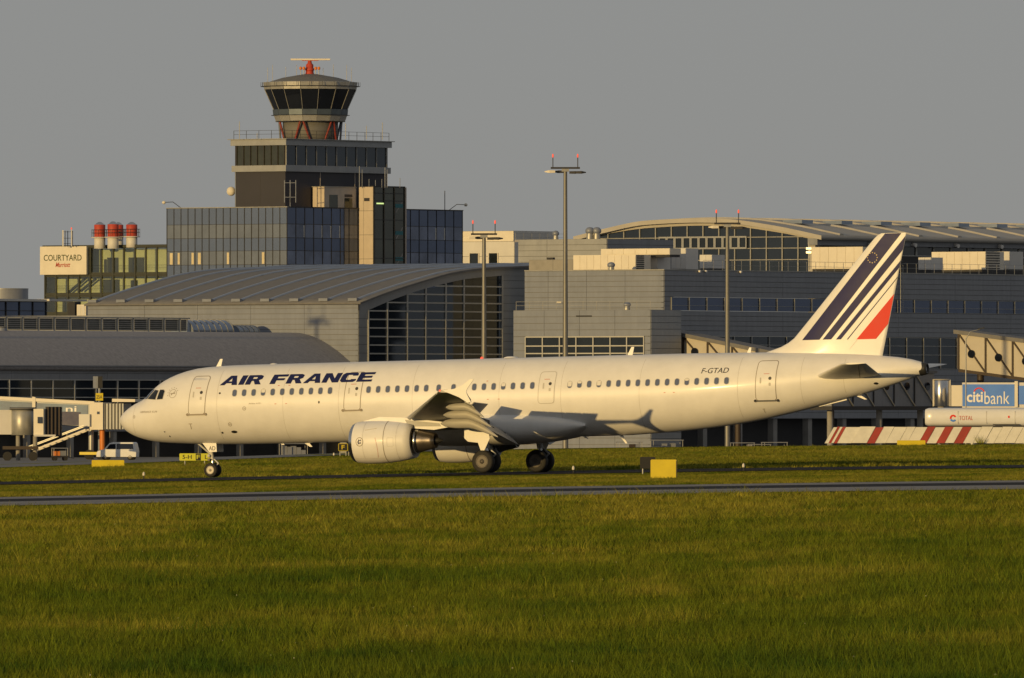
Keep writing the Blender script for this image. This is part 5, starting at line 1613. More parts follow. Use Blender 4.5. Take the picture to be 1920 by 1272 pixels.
# ------------------------------------------------------------------ masts
def mast(px, ytop, d, label, arm=1.6, r0=.30, r1=.16, cam_at=None):
    zb = float(terrain(xpx(px, d), d)); x = xpx(px, d); zt = zpy(ytop, d)
    t = thing('light_mast', label, 'light mast', (x, d, zb), 'apron light masts')
    lathe('pole', M_['mast_steel'], [(0, r0), ((zt - zb) * .5, (r0 + r1) / 2 * 1.05), (zt - zb, r1)], Vector((x, d, zb)), (0, 0, 1), t, n=16)
    bar('cross_arm', M_['frame_dark'], Vector((x - arm, d, zt + .1)), Vector((x + arm, d, zt + .1)), .5, .2, t)
    bar('head_frame', M_['galv'], Vector((x - .4, d, zt - .15)), Vector((x + .4, d, zt - .15)), .5, .3, t)
    for k, sx_ in enumerate((-1, .55, 1, -.35)):
        c = Vector((x + sx_ * arm * .95, d - (.5 if k in (0, 2) else -.2), zt - .35))
        sg = -1 if sx_ < 0 else 1
        lp = loft('floodlight', M_['frame_dark'] if k else M_['cream'], [[c + Vector((sg * a, b_ * w_, -.04 * sg + e * w_ * .5)) for b_, e in ((-1, -1), (1, -1), (1, 1), (-1, 1))] for a, w_ in ((-.4, .26), (.25, .3), (.75, .1))], t, smooth=False)
    for sx_ in (-.85, .85):
        q = Vector((x + sx_ * arm, d, zt + .2))
        rod('beacon_post', M_['frame_dark'], q, q + Vector((0, 0, 1.05)), .05, t, 8)
        lathe('beacon', M_['lamp_red'], [(1.05, .06), (1.12, .10), (1.36, .09), (1.45, .03)], q, (0, 0, 1), t, n=10)
    return t, x, zt
t, x, zt = mast(1060, 317, 1420, 'tallest apron light mast right of the control tower', 1.6, .33, .20)
q = Vector((x, 1420, zpy(569, 1420)))
bar('camera_arm', M_['galv'], q, q + Vector((-.8, -.2, .05)), .08, .08, t)
bar('camera', M_['cream'], q + Vector((-.95, -.25, .12)), q + Vector((-.45, -.25, .1)), .18, .16, t)
mast(907.5, 441, 1440, 'apron light mast in front of the dark glass hall', 1.45, .33, .20)
mast(1364, 421, 1440, 'apron light mast in front of the long blue grey terminal', 1.45, .30, .20)
mast(-395, 430, 1462, 'apron light mast beyond the left edge whose shadow falls on the hall wall', 1.45, .33, .20)

# ------------------------------------------------------------------ jet bridges
def bridge(name, label, p, dirv, L, za0, za1, h, w, seg, windows=True, group='jet bridges'):
    """sloping truss tunnel; p is the sunlit lower-left end on plan"""
    t = thing(name, label, 'jet bridge', (p[0], p[1], ZG), group)
    t2 = Vector((dirv[0], dirv[1])); nn = Vector((dirv[1], -dirv[0]))
    if nn.dot(N2) < 0: nn = -nn
    zb = lambda u: za0 + (za1 - za0) * u / L
    def quad(u0, u1, lo, hi, o0, o1, m, nm):
        lp = [P3(p, t2, u0, nn, o1, zb(u0) + lo), P3(p, t2, u1, nn, o1, zb(u1) + lo), P3(p, t2, u1, nn, o1, zb(u1) + hi), P3(p, t2, u0, nn, o1, zb(u0) + hi)]
        return prism(nm, m, lp, V3((nn[0] * (o0 - o1), nn[1] * (o0 - o1), 0)), t)
    quad(0, L, -.35, 0, -w, .12, M_['truss_brown'], 'floor_beam')
    quad(-.6, L, h, h + .45, -w - .15, .25, M_['roof_grey'], 'roof')
    k = max(1, round(L / seg))
    for i in range(k):
        a, b = i * L / k, (i + 1) * L / k
        quad(a + .02, b - .02, 0, h, -.08, 0, M_['panel_beige'], 'wall_panel')
        quad(a - .1, a + .1, 0, h, 0, .15, M_['truss_brown'], 'post')
        bar('brace', M_['truss_brown'], P3(p, t2, a + .15, nn, .1, zb(a) + h - .1), P3(p, t2, b - .1, nn, .1, zb(b) + .1), .16, .16, t)
        if windows:
            m_ = (a + b) / 2 - .05
            c = P3(p, t2, m_, nn, .16, zb(m_) + h * .48)
            rod('round_window', M_['glass_cab'], c - V3((nn[0] * .2, nn[1] * .2, 0)), c + V3((nn[0] * .08, nn[1] * .08, 0)), .46, t, 20)
    quad(0, L, 0, h, -w, -w + .08, M_['clad_dark'], 'far_wall')
    return t, t2, nn, zb
p = c2 + T1 * 1.0 - N2 * 0.2
br1, t2, nn, zb = bridge('jet_bridge', 'sloping beige jet bridge with round windows above the rear fuselage', corner(1236, 1492), N1, 24, zpy(668, 1492), zpy(668, 1492) - 4.0, 2.75, 3, 3.6)
for u in (10, 23):
    q = P3(corner(1236, 1492), N1, u, N2, -1.5, ZG)
    rod('column', M_['truss_brown'], q, q + Vector((0, 0, zb(u) - ZG)), .35, br1, 12)
pb2 = corner(1798, 1495)
br2, t2, nn, zb = bridge('jet_bridge', 'sloping beige jet bridge with round windows at the right edge', pb2, N1, 30, zpy(692, 1495), zpy(692, 1495) - 3.4, 4.0, 3, 3.6)
for u in (2, 16):
    q = P3(pb2, N1, u, N2, -1.5, ZG)
    rod('column', M_['truss_brown'], q, q + Vector((0, 0, zb(u) - ZG)), .4, br2, 12)
# shaded link bridge behind the tail cone
pb3 = corner(1560, 1468)
br3 = thing('link_bridge', 'shaded blue grey boarding bridge beneath the tail cone', 'jet bridge', (pb3.x, pb3.y, ZG), 'jet bridges')
tl = T1; nl = N1
Lk = reach(pb3, tl, 1752)
z_a, z_b = zpy(762, 1478), zpy(700, 1478)
pan = glass_mat('bridge_pane', (.09, .11, .14), .2, .2, .03)
nseg = 5
for i in range(nseg):
    a, b = i * Lk / nseg, (i + 1) * Lk / nseg
    wallbox('side_panel', M_['clad_dark'], pb3, tl, nl, a + .03, b - .03, z_a, z_b, -2.6, 0, br3)
    wallbox('post', M_['frame_dark'], pb3, tl, nl, a - .08, a + .08, z_a, z_b, 0, .12, br3)
    bar('brace', M_['galv'], P3(pb3, tl, a, nl, .1, z_b), P3(pb3, tl, b, nl, .1, z_a), .22, .12, br3)
    c = P3(pb3, tl, (a + b) / 2 + .5, nl, .08, (z_a + z_b) / 2 + .4)
    rod('round_window', M_['glass_cab'], c, c + V3((nl[0] * .1, nl[1] * .1, 0)), .45, br3, 18)
wallbox('roof', M_['roof_grey'], pb3, tl, nl, -.3, Lk + .3, z_b, z_b + .3, -2.8, .2, br3)
wallbox('floor_beam', M_['frame_dark'], pb3, tl, nl, -.3, Lk + .3, z_a - .45, z_a, -2.8, .2, br3)
for u in (1.5, Lk * .55, Lk - 1):
    q = P3(pb3, tl, u, nl, -1.3, ZG)
    rod('column', M_['concrete'], q, q + Vector((0, 0, z_a - ZG - .4)), .35, br3, 12)
# rotunda and advertising bridge at the right
rt = thing('bridge_rotunda', 'upright silvery drum joining the boarding bridges at right', 'rotunda', Vector((xpx(1765, 1440), 1440, ZG)))
q = Vector((xpx(1765, 1440), 1440, zpy(762, 1440)))
rod('drum', M_['bare_metal'], q, Vector((q.x, q.y, zpy(713, 1440))), .85, rt, 28)
rod('cap', M_['cream'], Vector((q.x, q.y, zpy(713, 1440))), Vector((q.x, q.y, zpy(711, 1440))), .95, rt, 28)
rod('column', M_['concrete'], Vector((q.x, q.y, ZG)), q, .4, rt, 16)
for dx in (-.9, .95): bar('rib', M_['cream'], q + Vector((dx, -.2, 0)), Vector((q.x + dx, q.y - .2, zpy(712, 1440))), .12, .12, rt)
pa = corner(1782, 1436)
ad = thing('boarding_bridge', 'boarding bridge carrying a blue citibank panel at the right edge', 'jet bridge', (pa.x, pa.y, ZG))
ta = Vector((.985, -.17)).normalized(); na = Vector((ta[1], -ta[0])); na = na if na[1] < 0 else -na
za, zb_ = zpy(762, 1436), zpy(721, 1436)
wallbox('link_collar', M_['cream'], pa, ta, na, .1, 1.3, za, zb_ - .1, -2.4, 0, ad)
u0, u1 = reach(pa, ta, 1804), reach(pa, ta, 1903)
wallbox('tunnel_wall', M_['clad_white'], pa, ta, na, u0, u1 + 14, za - .25, zb_ + .2, -2.6, 0, ad)
wallbox('advert_panel', M_['blue_panel'], pa, ta, na, u0 + .05, u1 - .05, za, zb_, 0, .08, ad)
wallbox('tunnel_post', M_['cream'], pa, ta, na, u1, u1 + .35, za - .1, zb_ + .35, 0, .3, ad)
wallbox('advert_panel', M_['blue_panel'], pa, ta, na, u1 + .4, u1 + 10, za + .2, zb_ - .15, 0, .08, ad)
def ad_text(txt, px0, px1, py0, py1, m, fat=0.0):
    a, b = reach(pa, ta, px0), reach(pa, ta, px1)
    wrap('lettering', m, fit(text_flat(txt, 0, fat), a, b, zpy(py1, 1436), zpy(py0, 1436)), lambda u, v: P3(pa, ta, u, na, .095, v), None, None, ad)
ad_text('citi', 1813, 1843, 735, 754.5, M_['sign_white'], .022)
ad_text('bank', 1846, 1893, 734.5, 758, M_['sign_white'], -.002)
ac = reach(pa, ta, 1836)
wrap('red_arc', M_['red_paint'], polys_flat(ring_loops(ac, zpy(738, 1436), .52, .66, 14, R(20), R(160))), lambda u, v: P3(pa, ta, u, na, .097, v), None, None, ad)
for u in (u0 + 1, u1 + 1):
    q = P3(pa, ta, u, na, -1.2, ZG)
    rod('leg', M_['galv'], q, q + Vector((0, 0, za - ZG - .3)), .3, ad, 12)
sp = Vector((xpx(1811, 1400), 1400, float(terrain(xpx(1811, 1400), 1400))))
lp = thing('thin_lamp_post', 'thin curved lamp post before the citibank panel', 'lamp post', sp)
rod('pole', M_['galv'], sp, Vector((sp.x, sp.y, zpy(636, 1400))), .07, lp, 8)
rod('neck', M_['galv'], Vector((sp.x, sp.y, zpy(636, 1400))), Vector((sp.x + .5, sp.y, zpy(622, 1400))), .05, lp, 8)
rod('neck', M_['galv'], Vector((sp.x + .5, sp.y, zpy(622, 1400))), Vector((sp.x + 1.5, sp.y, zpy(618, 1400))), .04, lp, 8)
bar('lamp_head', M_['frame_dark'], Vector((sp.x + 1.3, sp.y, zpy(617, 1400))), Vector((sp.x + 2.0, sp.y, zpy(615, 1400))), .25, .12, lp)
# left boarding bridges
pl3 = corner(-25, 1440)
lb = thing('boarding_bridge', 'boarding bridge with cream roof line ending at the jet nose', 'jet bridge', (pl3.x, pl3.y, ZG))
tb_ = Vector((.95, -.31)).normalized(); nb = Vector((tb_[1], -tb_[0])); nb = nb if nb[1] < 0 else -nb
def slq(u0, u1, ya0, ya1, yb0, yb1, o0, o1, m, nm, d=1436):
    lpp = [P3(pl3, tb_, u0, nb, o1, zpy(yb0, d)), P3(pl3, tb_, u1, nb, o1, zpy(yb1, d)), P3(pl3, tb_, u1, nb, o1, zpy(ya1, d)), P3(pl3, tb_, u0, nb, o1, zpy(ya0, d))]
    return prism(nm, m, lpp, V3((nb[0] * (o0 - o1), nb[1] * (o0 - o1), 0)), lb)
uA = lambda px: reach(pl3, tb_, px)
adl = mat('faded_blue_panel', (.16, .24, .33), .5, 0, .25, .25, col2=(.05, .09, .20))
slq(uA(-25), uA(175), 744, 754, 790, 800, -2.6, 0, M_['clad_dark'], 'tunnel_wall')
slq(uA(-20), uA(62), 751, 755, 778, 782, 0, .08, adl, 'advert_panel')
slq(uA(68), uA(165), 756, 760, 795, 798, 0, .08, adl, 'advert_panel')
slq(uA(-25), uA(178), 742, 753, 748, 759, .02, .25, M_['cream'], 'roof_edge')
slq(uA(62), uA(68), 744, 745, 780, 781, .02, .3, M_['cream'], 'tunnel_post')
wrap('lettering', M_['sign_white'], fit(text_flat('ni', 0, .01), uA(124), uA(144), zpy(772, 1436), zpy(762, 1436)), lambda u, v: P3(pl3, tb_, u, nb, .10, v), None, None, lb)
slq(uA(115), uA(152), 772, 773, 797, 798, .081, .085, M_['navy'], 'advert_band')
slq(uA(170), uA(195), 755, 755, 806, 806, -2.6, .35, M_['cream'], 'cab_wall')
slq(uA(195), uA(232), 757, 757, 805, 805, -2.4, .1, M_['clad_dark'], 'cab_bellows')
for k in range(6): slq(uA(197 + k * 6), uA(199 + k * 6), 756, 756, 806, 806, .1, .2, M_['frame_dark'], 'bellows_fold')
slq(uA(213), uA(256), 748, 749, 754, 754, -2.4, .5, M_['cream'], 'cab_canopy')
slq(uA(184), uA(189), 772, 772, 777, 777, .351, .37, M_['glass_dark'], 'cab_window')
slq(uA(152), uA(172), 777, 777, 800, 800, .0, .7, M_['clad_white'], 'service_box')
for k in range(9):
    u = uA(165 - k * 12)
    bar('stair_tread', M_['galv'], P3(pl3, tb_, u, nb, .2, zpy(808 + k * 4.4, 1436)), P3(pl3, tb_, u, nb, 1.3, zpy(808 + k * 4.4, 1436)), .25, .05, lb)
for o in (.2, 1.3):
    bar('stair_rail', M_['galv'], P3(pl3, tb_, uA(165), nb, o, zpy(798, 1436)), P3(pl3, tb_, uA(60), nb, o, zpy(838, 1436)), .07, .09, lb)
    bar('stair_string', M_['cream'], P3(pl3, tb_, uA(168), nb, o, zpy(806, 1436)), P3(pl3, tb_, uA(70), nb, o, zpy(845, 1436)), .10, .2, lb)
for px in (165, 186):
    q = P3(pl3, tb_, uA(px), nb, -1, ZG)
    rod('drive_column', M_['orange'] if px == 186 else M_['galv'], q, Vector((q.x, q.y, zpy(806, 1436))), .3, lb, 12)
    rod('drive_wheel', M_['rubber'], q + Vector((-.2, -.9, .55)), q + Vector((-.2, -.5, .55)), .55, lb, 18)
bar('drive_frame', M_['yellow'], P3(pl3, tb_, uA(150), nb, 0, ZG + .7), P3(pl3, tb_, uA(192), nb, 0, ZG + .7), .35, .3, lb)
# stand number board on its post
q = P3(pl3, tb_, uA(168), nb, -3.2, ZG)
sb_ = thing('stand_sign', 'yellow gate number board below a black display on a post', 'sign', q)
rod('post', M_['clad_beige'], q, Vector((q.x, q.y, zpy(706, q.y))), .16, sb_, 12)
bar('display', M_['black_paint'], Vector((q.x + .1, q.y - .2, zpy(728, q.y))), Vector((q.x + .1, q.y - .2, zpy(706, q.y))), .9, .5, sb_)
bar('display_side', M_['clad_beige'], Vector((q.x - .42, q.y - .2, zpy(728, q.y))), Vector((q.x - .42, q.y - .2, zpy(706, q.y))), .14, .55, sb_)
box('number_board', M_['yellow'], Vector((q.x, q.y - .3, zpy(744.5, q.y))), (.82, .12, .82), sb_)
wrap('lettering', M_['ink'], fit(text_flat('25A', 0, .01), q.x - .32, q.x + .32, zpy(748, q.y), zpy(741, q.y)), lambda u, v: Vector((u, q.y - .372, v)), None, None, sb_)
# head of a second bridge at the left edge
p9 = corner(22, 1405)
h2 = thing('boarding_bridge', 'round grey bridge head with cream cab at the left edge', 'jet bridge', (p9.x, p9.y, ZG))
q = Vector((p9.x + .4, p9.y, zpy(816, 1405)))
rod('drum', M_['galv'], Vector((xpx(43, 1405), 1405, zpy(816, 1405))), Vector((xpx(43, 1405), 1405, zpy(769, 1405))), 22 * 1405 / FPX, h2, 28)
rod('drum_roof', M_['roof_grey'], Vector((xpx(43, 1405), 1405, zpy(769, 1405))), Vector((xpx(43, 1405), 1405, zpy(764, 1405))), 25 * 1405 / FPX, h2, 28)
box('drum_side', M_['clad_white'], Vector((xpx(8, 1405), 1405.5, zpy(792, 1405))), (30 * 1405 / FPX, 1.6, 46 * 1405 / FPX), h2)
box('cab_wall', M_['cream'], Vector((xpx(76, 1402), 1402, zpy(792, 1402))), (19 * 1402 / FPX, 1.8, 50 * 1402 / FPX), h2, rz=R(-12))
box('cab_window', M_['glass_dark'], Vector((xpx(74.5, 1400.9), 1400.9, zpy(788, 1401))), (8 * 1402 / FPX, .1, 12 * 1402 / FPX), h2, rz=R(-12))
box('cab_mouth', M_['frame_dark'], Vector((xpx(101, 1403), 1403, zpy(791, 1403))), (30 * 1403 / FPX, 2.2, 56 * 1403 / FPX), h2)
for k in range(4): box('canopy_fold', M_['truss_brown'], Vector((xpx(90 + k * 7, 1401.7), 1401.7, zpy(791, 1402))), (3 * 1403 / FPX, .2, 56 * 1403 / FPX), h2)
box('cab_floor', M_['clad_white'], Vector((xpx(85, 1402), 1402, zpy(817, 1402))), (40 * 1402 / FPX, 2.4, .2), h2)
for px in (34, 66):
    rod('leg', M_['concrete'], Vector((xpx(px, 1405), 1405, ZG)), Vector((xpx(px, 1405), 1405, zpy(816, 1405))), .25, h2, 10)
bar('drive_frame', M_['truss_brown'], Vector((xpx(5, 1404), 1404, zpy(840, 1404))), Vector((xpx(72, 1404), 1404, zpy(840, 1404))), .4, .35, h2)
for px in (14, 62): rod('drive_wheel', M_['rubber'], Vector((xpx(px, 1403), 1402.6, ZG + .5)), Vector((xpx(px, 1403), 1403.1, ZG + .5)), .5, h2, 16)

# ------------------------------------------------------------------ vehicles
def van():
    d = 1418
    c = Vector((xpx(224, d), d, ZG + .03))
    ang = R(-9)
    Mv = Matrix.Translation(c) @ Matrix.Rotation(math.pi + ang, 4, 'Z')   # local +x is the nose, pointing left
    t = thing('parked_van', 'white passenger van parked below the boarding bridge', 'van', M=Mv)
    prof = [(-2.0, .35), (-2.03, .9), (-1.98, 1.3), (-1.85, 1.85), (-1.7, 1.95), (.6, 1.95), (.95, 1.85), (1.55, 1.18), (2.2, 1.02), (2.36, .8), (2.38, .35)]
    sec = []
    for y, k in ((-.95, .96), (-.9, 1), (.9, 1), (.95, .96)):
        sec.append([Vector((x, y * (1 - .10 * max(0, (z - 1.0))), .35 + (z - .35) * (1 if k == 1 else .985))) for x, z in prof])
    loft('body', M_['van_paint'], sec, t, Mv, smooth=False)
    for sy in (1, -1):
        for nm, lp in (('side_window', [(-1.72, 1.2), (.15, 1.2), (.15, 1.78), (-1.66, 1.78)]), ('side_window', [(.25, 1.2), (1.30, 1.2), (.88, 1.74), (.25, 1.76)])):
            prism(nm, M_['glass_cab'], [Vector((x, sy * (.952 * (1 - .10 * max(0, z - 1)) + .004), z)) for x, z in lp], Vector((0, sy * .008, 0)), t, Mv)
        for x in (-1.35, 1.45):
            o = lathe('wheel', M_['rubber'], [(-.1, .2), (-.1, .31), (.1, .31), (.1, .2)], Vector((x, sy * .84, .31)), (0, 1, 0), t, Mv, 22)
            lathe('rim', M_['hub'], [(.0, .2), (.02, .18), (-.02, .02)], Vector((x, sy * .945, .31)), (0, sy, 0), o, Mv, 16)
        prism('headlight', M_['bare_metal'], [Vector((2.30, sy * .55, .78)), Vector((2.30, sy * .88, .78)), Vector((2.18, sy * .88, .98)), Vector((2.18, sy * .55, .98))], Vector((.06, 0, .02)), t, Mv)
    prism('windscreen', M_['glass_cab'], [Vector((1.53, -.8, 1.22)), Vector((1.53, .8, 1.22)), Vector((.98, .72, 1.83)), Vector((.98, -.72, 1.83))], Vector((.03, 0, .03)), t, Mv)
    box('bumper', M_['frame_dark'], Mv @ Vector((2.38, 0, .45)), (.08, 1.7, .2), t, rz=math.pi + ang)
van()

def fuel_tanker():
    d = 1180
    zb = float(terrain(36, d)) + .05
    p = corner(1734, d)
    t = thing('fuel_tanker', 'white aircraft fuel tanker with red and blue emblem behind the barrier', 'tanker', (p.x, p.y, zb))
    tt = Vector((.992, -.12)).normalized(); nn = Vector((tt[1], -tt[0])); nn = nn if nn[1] < 0 else -nn
    z0, z1 = zpy(800, d), zpy(765, d)
    L = 12.0
    sec = []
    for u, k in ((0, .86), (.25, .97), (.7, 1), (L, 1)):
        ring = []
        for a in np.linspace(0, 2 * math.pi, 24, endpoint=False):
            cx, cz = math.copysign(abs(math.cos(a)) ** .55, math.cos(a)), math.copysign(abs(math.sin(a)) ** .55, math.sin(a))
            ring.append(P3(p, tt, u, nn, -1.25 + 1.25 * cx * k, (z0 + z1) / 2 + (z1 - z0) / 2 * cz * k))
        sec.append(ring)
    loft('tank', M_['van_paint'], sec, t)
    for u in (3.0, 5.6, 8.2): wallbox('tank_band', M_['seam_light'], p, tt, nn, u, u + .04, z0 + .25, z1 - .3, -.02, .012, t)
    wallbox('chassis', M_['frame_dark'], p, tt, nn, .4, L, z0 - .28, z0, -2.0, -.5, t)
    wallbox('hose_rail', M_['frame_dark'], p, tt, nn, 6.2, 8.6, z0 + .12, z0 + .22, 0, .06, t)
    for u in (1.6, 2.8, 10.5):
        c = P3(p, tt, u, nn, -.4, zb + .5)
        rod('wheel', M_['rubber'], c - V3((nn[0] * .3, nn[1] * .3, 0)), c + V3((nn[0] * .05, nn[1] * .05, 0)), .5, t, 20)
    def on(px, py):
        return reach(p, tt, px), zpy(py, d)
    a, z = on(1787, 784)
    mp = lambda u, v: P3(p, tt, u, nn, .03, v)
    wrap('emblem_red', M_['red_paint'], polys_flat(ring_loops(a, z, .14, .30, 12, R(20), R(200))), mp, None, None, t)
    wrap('emblem_blue', M_['blue_panel'], polys_flat(ring_loops(a, z - .05, .14, .30, 10, R(200), R(330))), mp, None, None, t)
    u0, zz = on(1798, 788); u1, z1_ = on(1824, 780)
    wrap('lettering', M_['ink_red'], fit(text_flat('TOTAL', 0, .0), u0, u1, zz, z1_), mp, None, None, t)
    wallbox('tail_light', M_['red_paint'], p, tt, nn, *sorted((reach(p, tt, 1890), reach(p, tt, 1893))), zpy(784, d), zpy(780, d), 0, .03, t)
fuel_tanker()

# leaning red and white blast barrier, block by block
bd = 1120
bzb = lambda x: float(terrain(x, bd)) + .02
edges = [1546, 1553, 1558, 1563, 1569, 1596, 1625, 1640, 1660, 1684, 1700, 1722, 1737, 1755, 1771, 1788, 1805, 1824, 1845, 1863, 1882, 1902, 1925, 1945]
cols = ['w', 'r', 'w', 'r', 'w', 'w', 'r', 'w', 'w', 'w', 'w', 'r', 'w', 'r', 'w', 'r', 'w', 'w', 'w', 'w', 'w', 'w', 'r']
blk = 0
groups = [(0, 5), (5, 7), (7, 9), (9, 11), (11, 12), (12, 14), (14, 16), (16, 18), (18, 20), (20, 23)]
gl_ = ['leftmost barrier block with narrow red and white bars', 'white barrier block ending in one red bar', 'white barrier block right of the first broad red bar', 'second plain white barrier block left of the yellow board', 'red barrier block above the left end of the yellow board',
       'white and red barrier block above the yellow board', 'white and red barrier block right of the yellow board', 'plain white barrier block left of the thin lamp post', 'plain white barrier block below the tanker tail light', 'barrier block at the right edge of the picture']
for (i0, i1), lb_ in zip(groups, gl_):
    x0 = xpx(edges[i0], bd)
    t = thing('barrier_block', lb_, 'barrier', (x0, bd, bzb(x0)), 'red and white blast barrier blocks')
    for i in range(i0, i1):
        xa, xb = xpx(edges[i], bd) + .012, xpx(edges[i + 1], bd) - .012
        zb0 = zpy(831.5 - (i % 3) * .3, bd); h = (30 + (i % 2) * .8) * bd / FPX
        sh = 17 * bd / FPX
        dy = (i * 7 % 5 - 2) * .02
        lp = [Vector((xa, bd - .35 + dy, zb0)), Vector((xb, bd - .35 + dy, zb0)), Vector((xb + sh, bd - .12 + dy, zb0 + h)), Vector((xa + sh, bd - .12 + dy, zb0 + h))]
        n = 4
        v = lp + [Vector((q.x, 2 * bd - q.y, q.z)) for q in lp]
        mesh('segment', v, [(0, 1, 2, 3), (7, 6, 5, 4), (0, 4, 5, 1), (1, 5, 6, 2), (2, 6, 7, 3), (3, 7, 4, 0)], M_['barrier_white'] if cols[i] == 'w' else M_['barrier_red'], t)

# weeds at the foot of the barrier
wv = []; wf = []
rw = random.Random(9)
wx, wz_ = xpx(1838, bd), zpy(829, bd)
for k in range(26):
    a = rw.uniform(-1, 1); h = rw.uniform(.3, .75); k0 = len(wv); yy = bd - .6 + rw.uniform(-.2, .2)
    x0 = wx + rw.uniform(-.3, .3)
    wv += [(x0 - .02, yy, wz_ - .1), (x0 + .02, yy, wz_ - .1), (x0 + a * .5, yy - .1 + rw.uniform(-.2, .2), wz_ + h)]
    wf.append((k0, k0 + 1, k0 + 2))
wd = mesh('weed_clump', wv, wf, mb, org=(wx, bd - .6, wz_))
tag(wd, 'small dark weed clump growing against the white barrier', 'weed')

# ------------------------------------------------------------------ airfield signs and lights
def ground_z(px, d): return float(terrain(xpx(px, d), d))
def sign_box(name, label, px0, px1, py0, py1, d, m, txt=None, side=None, border=None, th=.3, cat='airfield sign', group=None, rz=0.0):
    cx = xpx((px0 + px1) / 2, d); w = (px1 - px0) * d / FPX; z0, z1 = zpy(py1, d), zpy(py0, d)
    gz_ = float(terrain(cx, d))
    t = thing(name, label, cat, (cx, d, gz_), group)
    # rounded panel
    lp = rrect(-w / 2, w / 2, z0, z1, min(.06, w / 8))
    cr, sr = math.cos(rz), math.sin(rz)
    tr = lambda x, y, z: Vector((cx + x * cr - y * sr, d + x * sr + y * cr, z))
    prism('panel', m, [tr(x, -th / 2, z) for x, z in lp], Vector((-sr * th, cr * th, 0)), t)
    if side: prism('edge_band', side, [tr(w / 2 - .03, -th / 2 - .004, z0 + .05), tr(w / 2 + .004, -th / 2 - .004, z0 + .05), tr(w / 2 + .004, -th / 2 - .004, z1 - .05), tr(w / 2 - .03, -th / 2 - .004, z1 - .05)], Vector((0, th * .98, 0)), t)
    for fx_2 in (-.32, .32):
        rod('leg', M_['galv'], tr(w * fx_2, 0, gz_ - .05), tr(w * fx_2, 0, z0 + .02), .04, t, 8)
    mp = lambda u, v: tr(u, -th / 2 - .006, v)
    if border: wrap('border', border, polys_flat(strip_loop(rrect(-w / 2 + .03, w / 2 - .03, z0 + .03, z1 - .03, .03), -.035)), lambda u, v: tr(u, -th / 2 - .004, v), None, None, t)
    if txt:
        for s_, a, b, m2, back in txt:
            if back: wrap('letter_field', back, polys_flat([[(w * (a - .03), z0 + .01), (w * (b + .03), z0 + .01), (w * (b + .03), z1 - .01), (w * (a - .03), z1 - .01)]]), lambda u, v: tr(u, -th / 2 - .003, v), None, None, t)
            wrap('lettering', m2, fit(text_flat(s_, 0, .012), w * a, w * b, z0 + (z1 - z0) * .22, z0 + (z1 - z0) * .80), mp, None, None, t)
    return t
sign_box('marker_board', 'square yellow marker board standing on the grass below the rear fuselage', 1220, 1269, 862, 905, 588, M_['yellow'], side=M_['truss_brown'], th=.22, rz=R(-4), cat='marker board')
sign_box('dark_marker', 'dark sign back partly hidden behind the square yellow board', 1200, 1229, 857, 879, 640, M_['black_paint'], th=.12, cat='sign')
sign_box('marker_board', 'long low yellow board on the verge below the white van', 172, 233, 863, 877, 862, M_['yellow'], th=.25, cat='marker board')
sign_box('marker_board', 'long low yellow board in front of the red and white barrier', 1682, 1735, 826, 838.5, 1080, M_['yellow'], th=.25, cat='marker board')
sign_box('taxiway_sign', 'yellow taxiway direction sign reading F beside the nose wheel', 336.5, 394, 850.5, 864, 850, M_['yellow_green'], txt=[('5-H', -.40, -.10, M_['black_paint'], None), ('F', .06, .17, M_['yellow_green'], M_['black_paint']), ('L', .33, .42, M_['black_paint'], None)], th=.2)
sign_box('taxiway_sign', 'black taxiway location sign with yellow F left of the engine', 634.5, 652, 832, 846, 1000, M_['black_paint'], txt=[('F', -.16, .16, M_['yellow'], None)], border=M_['yellow'], th=.2)
sign_box('taxiway_sign', 'small yellow plate half hidden by the engine intake', 652.5, 661, 832, 846, 1000.4, M_['yellow'], th=.2)
def edge_light(px, d, label):
    x = xpx(px, d); z = float(terrain(x, d))
    t = thing('taxiway_light', label, 'edge light', (x, d, z), 'small taxiway edge lights')
    rod('stem', M_['black_paint'], Vector((x, d, z - .03)), Vector((x, d, z + .22)), .03, t, 8)
    lathe('lens', M_['cream'], [(.2, .06), (.28, .07), (.36, .05), (.40, .01)], Vector((x, d, z)), (0, 0, 1), t, n=12)
edge_light(269.5, 690, 'taxiway edge light on the verge ahead of the nose wheel')
edge_light(1075, 655, 'taxiway edge light right of the main wheels')
edge_light(1394, 650, 'taxiway edge light right of the square yellow board')
edge_light(626, 960, 'taxiway edge light next to the black F sign')
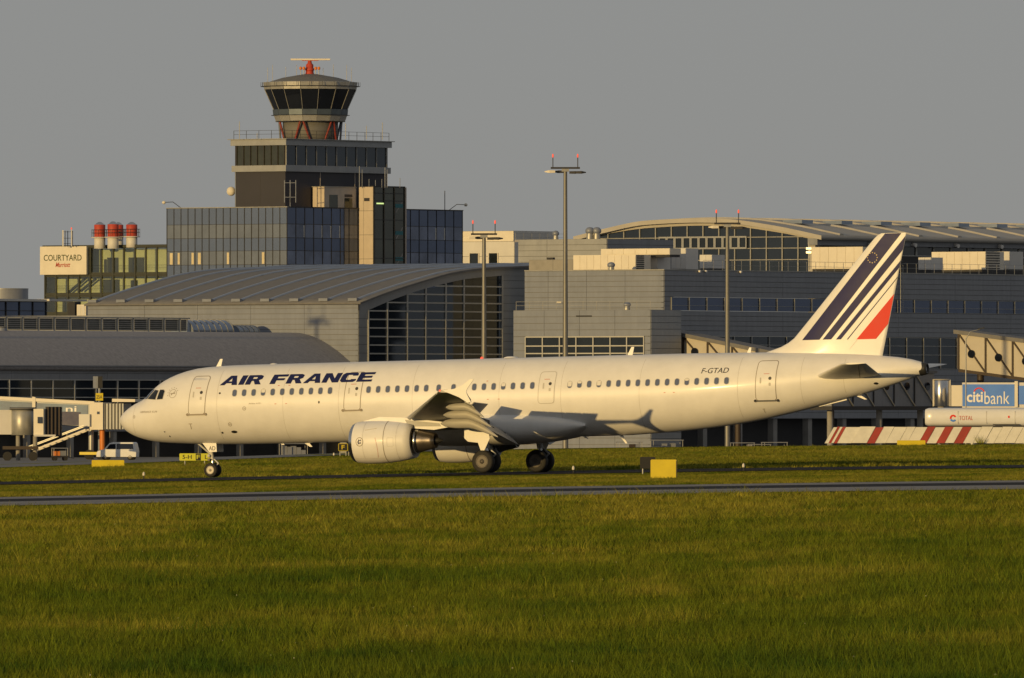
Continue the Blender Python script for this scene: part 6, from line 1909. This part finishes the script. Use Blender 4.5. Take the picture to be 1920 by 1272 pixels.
# dim apron clutter in the shade: bollards, equipment carts
def cart(px, d, w, h, m, label, rz=0.2):
    x = xpx(px, d); z = float(terrain(x, d)) + .04
    t = thing('baggage_cart', label, 'cart', (x, d, z), 'apron carts')
    Mr = Matrix.Translation((x, d, z)) @ Matrix.Rotation(rz, 4, 'Z')
    box('bed', M_['frame_dark'], (x, d, z + .45), (w, 1.5, .15), t, rz=rz)
    rc = random.Random(int(px))
    k = max(2, int(w / .55))
    for i in range(k):
        hh = h * rc.uniform(.45, .95)
        box('load', m if i % 2 == 0 else M_['clad_dark'], Mr @ Vector((-w * .42 + w * .84 * (i + .5) / k, rc.uniform(-.2, .2), .53 + hh / 2)), (w * .8 / k, .8, hh), t, rz=rz)
    for sx_ in (-.47, .47):
        for sy in (-.7, .7): bar('post', M_['galv'], Mr @ Vector((w * sx_, sy, .5)), Mr @ Vector((w * sx_, sy, .6 + h)), .06, .06, t)
    box('canopy', M_['clad_dark'], (x, d, z + .64 + h), (w, 1.5, .08), t, rz=rz)
    for sx_ in (-.35, .35):
        for sy in (-.6, .6):
            rod('wheel', M_['rubber'], Mr @ Vector((w * sx_, sy - .08, .22)), Mr @ Vector((w * sx_, sy + .08, .22)), .22, t, 14)
    bar('tow_bar', M_['frame_dark'], Mr @ Vector((w * .5, 0, .4)), Mr @ Vector((w * .5 + .8, 0, .25)), .08, .06, t)
cart(1392, 1380, 2.4, 1.3, M_['clad_white'], 'cart with pale boxes in the shade under the rear fuselage')
cart(1424, 1372, 2.2, 1.1, M_['red_band'], 'reddish cart under the rear fuselage')
cart(1452, 1376, 2.6, 1.3, M_['navy'], 'dark blue loaded cart under the rear fuselage')
cart(1500, 1370, 1.8, .8, M_['yellow'], 'yellow cart left of the barrier')
cart(1250, 1385, 3.4, 1.6, M_['clad_dark'], 'dark grey loaded cart beneath the middle of the fuselage')
cart(1180, 1380, 2.6, 1.4, M_['truss_brown'], 'brown cart behind the main wheels')
cart(112, 1400, 1.6, .7, M_['orange'], 'small orange load on a cart under the left boarding bridge')
cart(550, 1400, 3.0, 1.2, M_['clad_dark'], 'low dark cart visible between nose gear and engine')
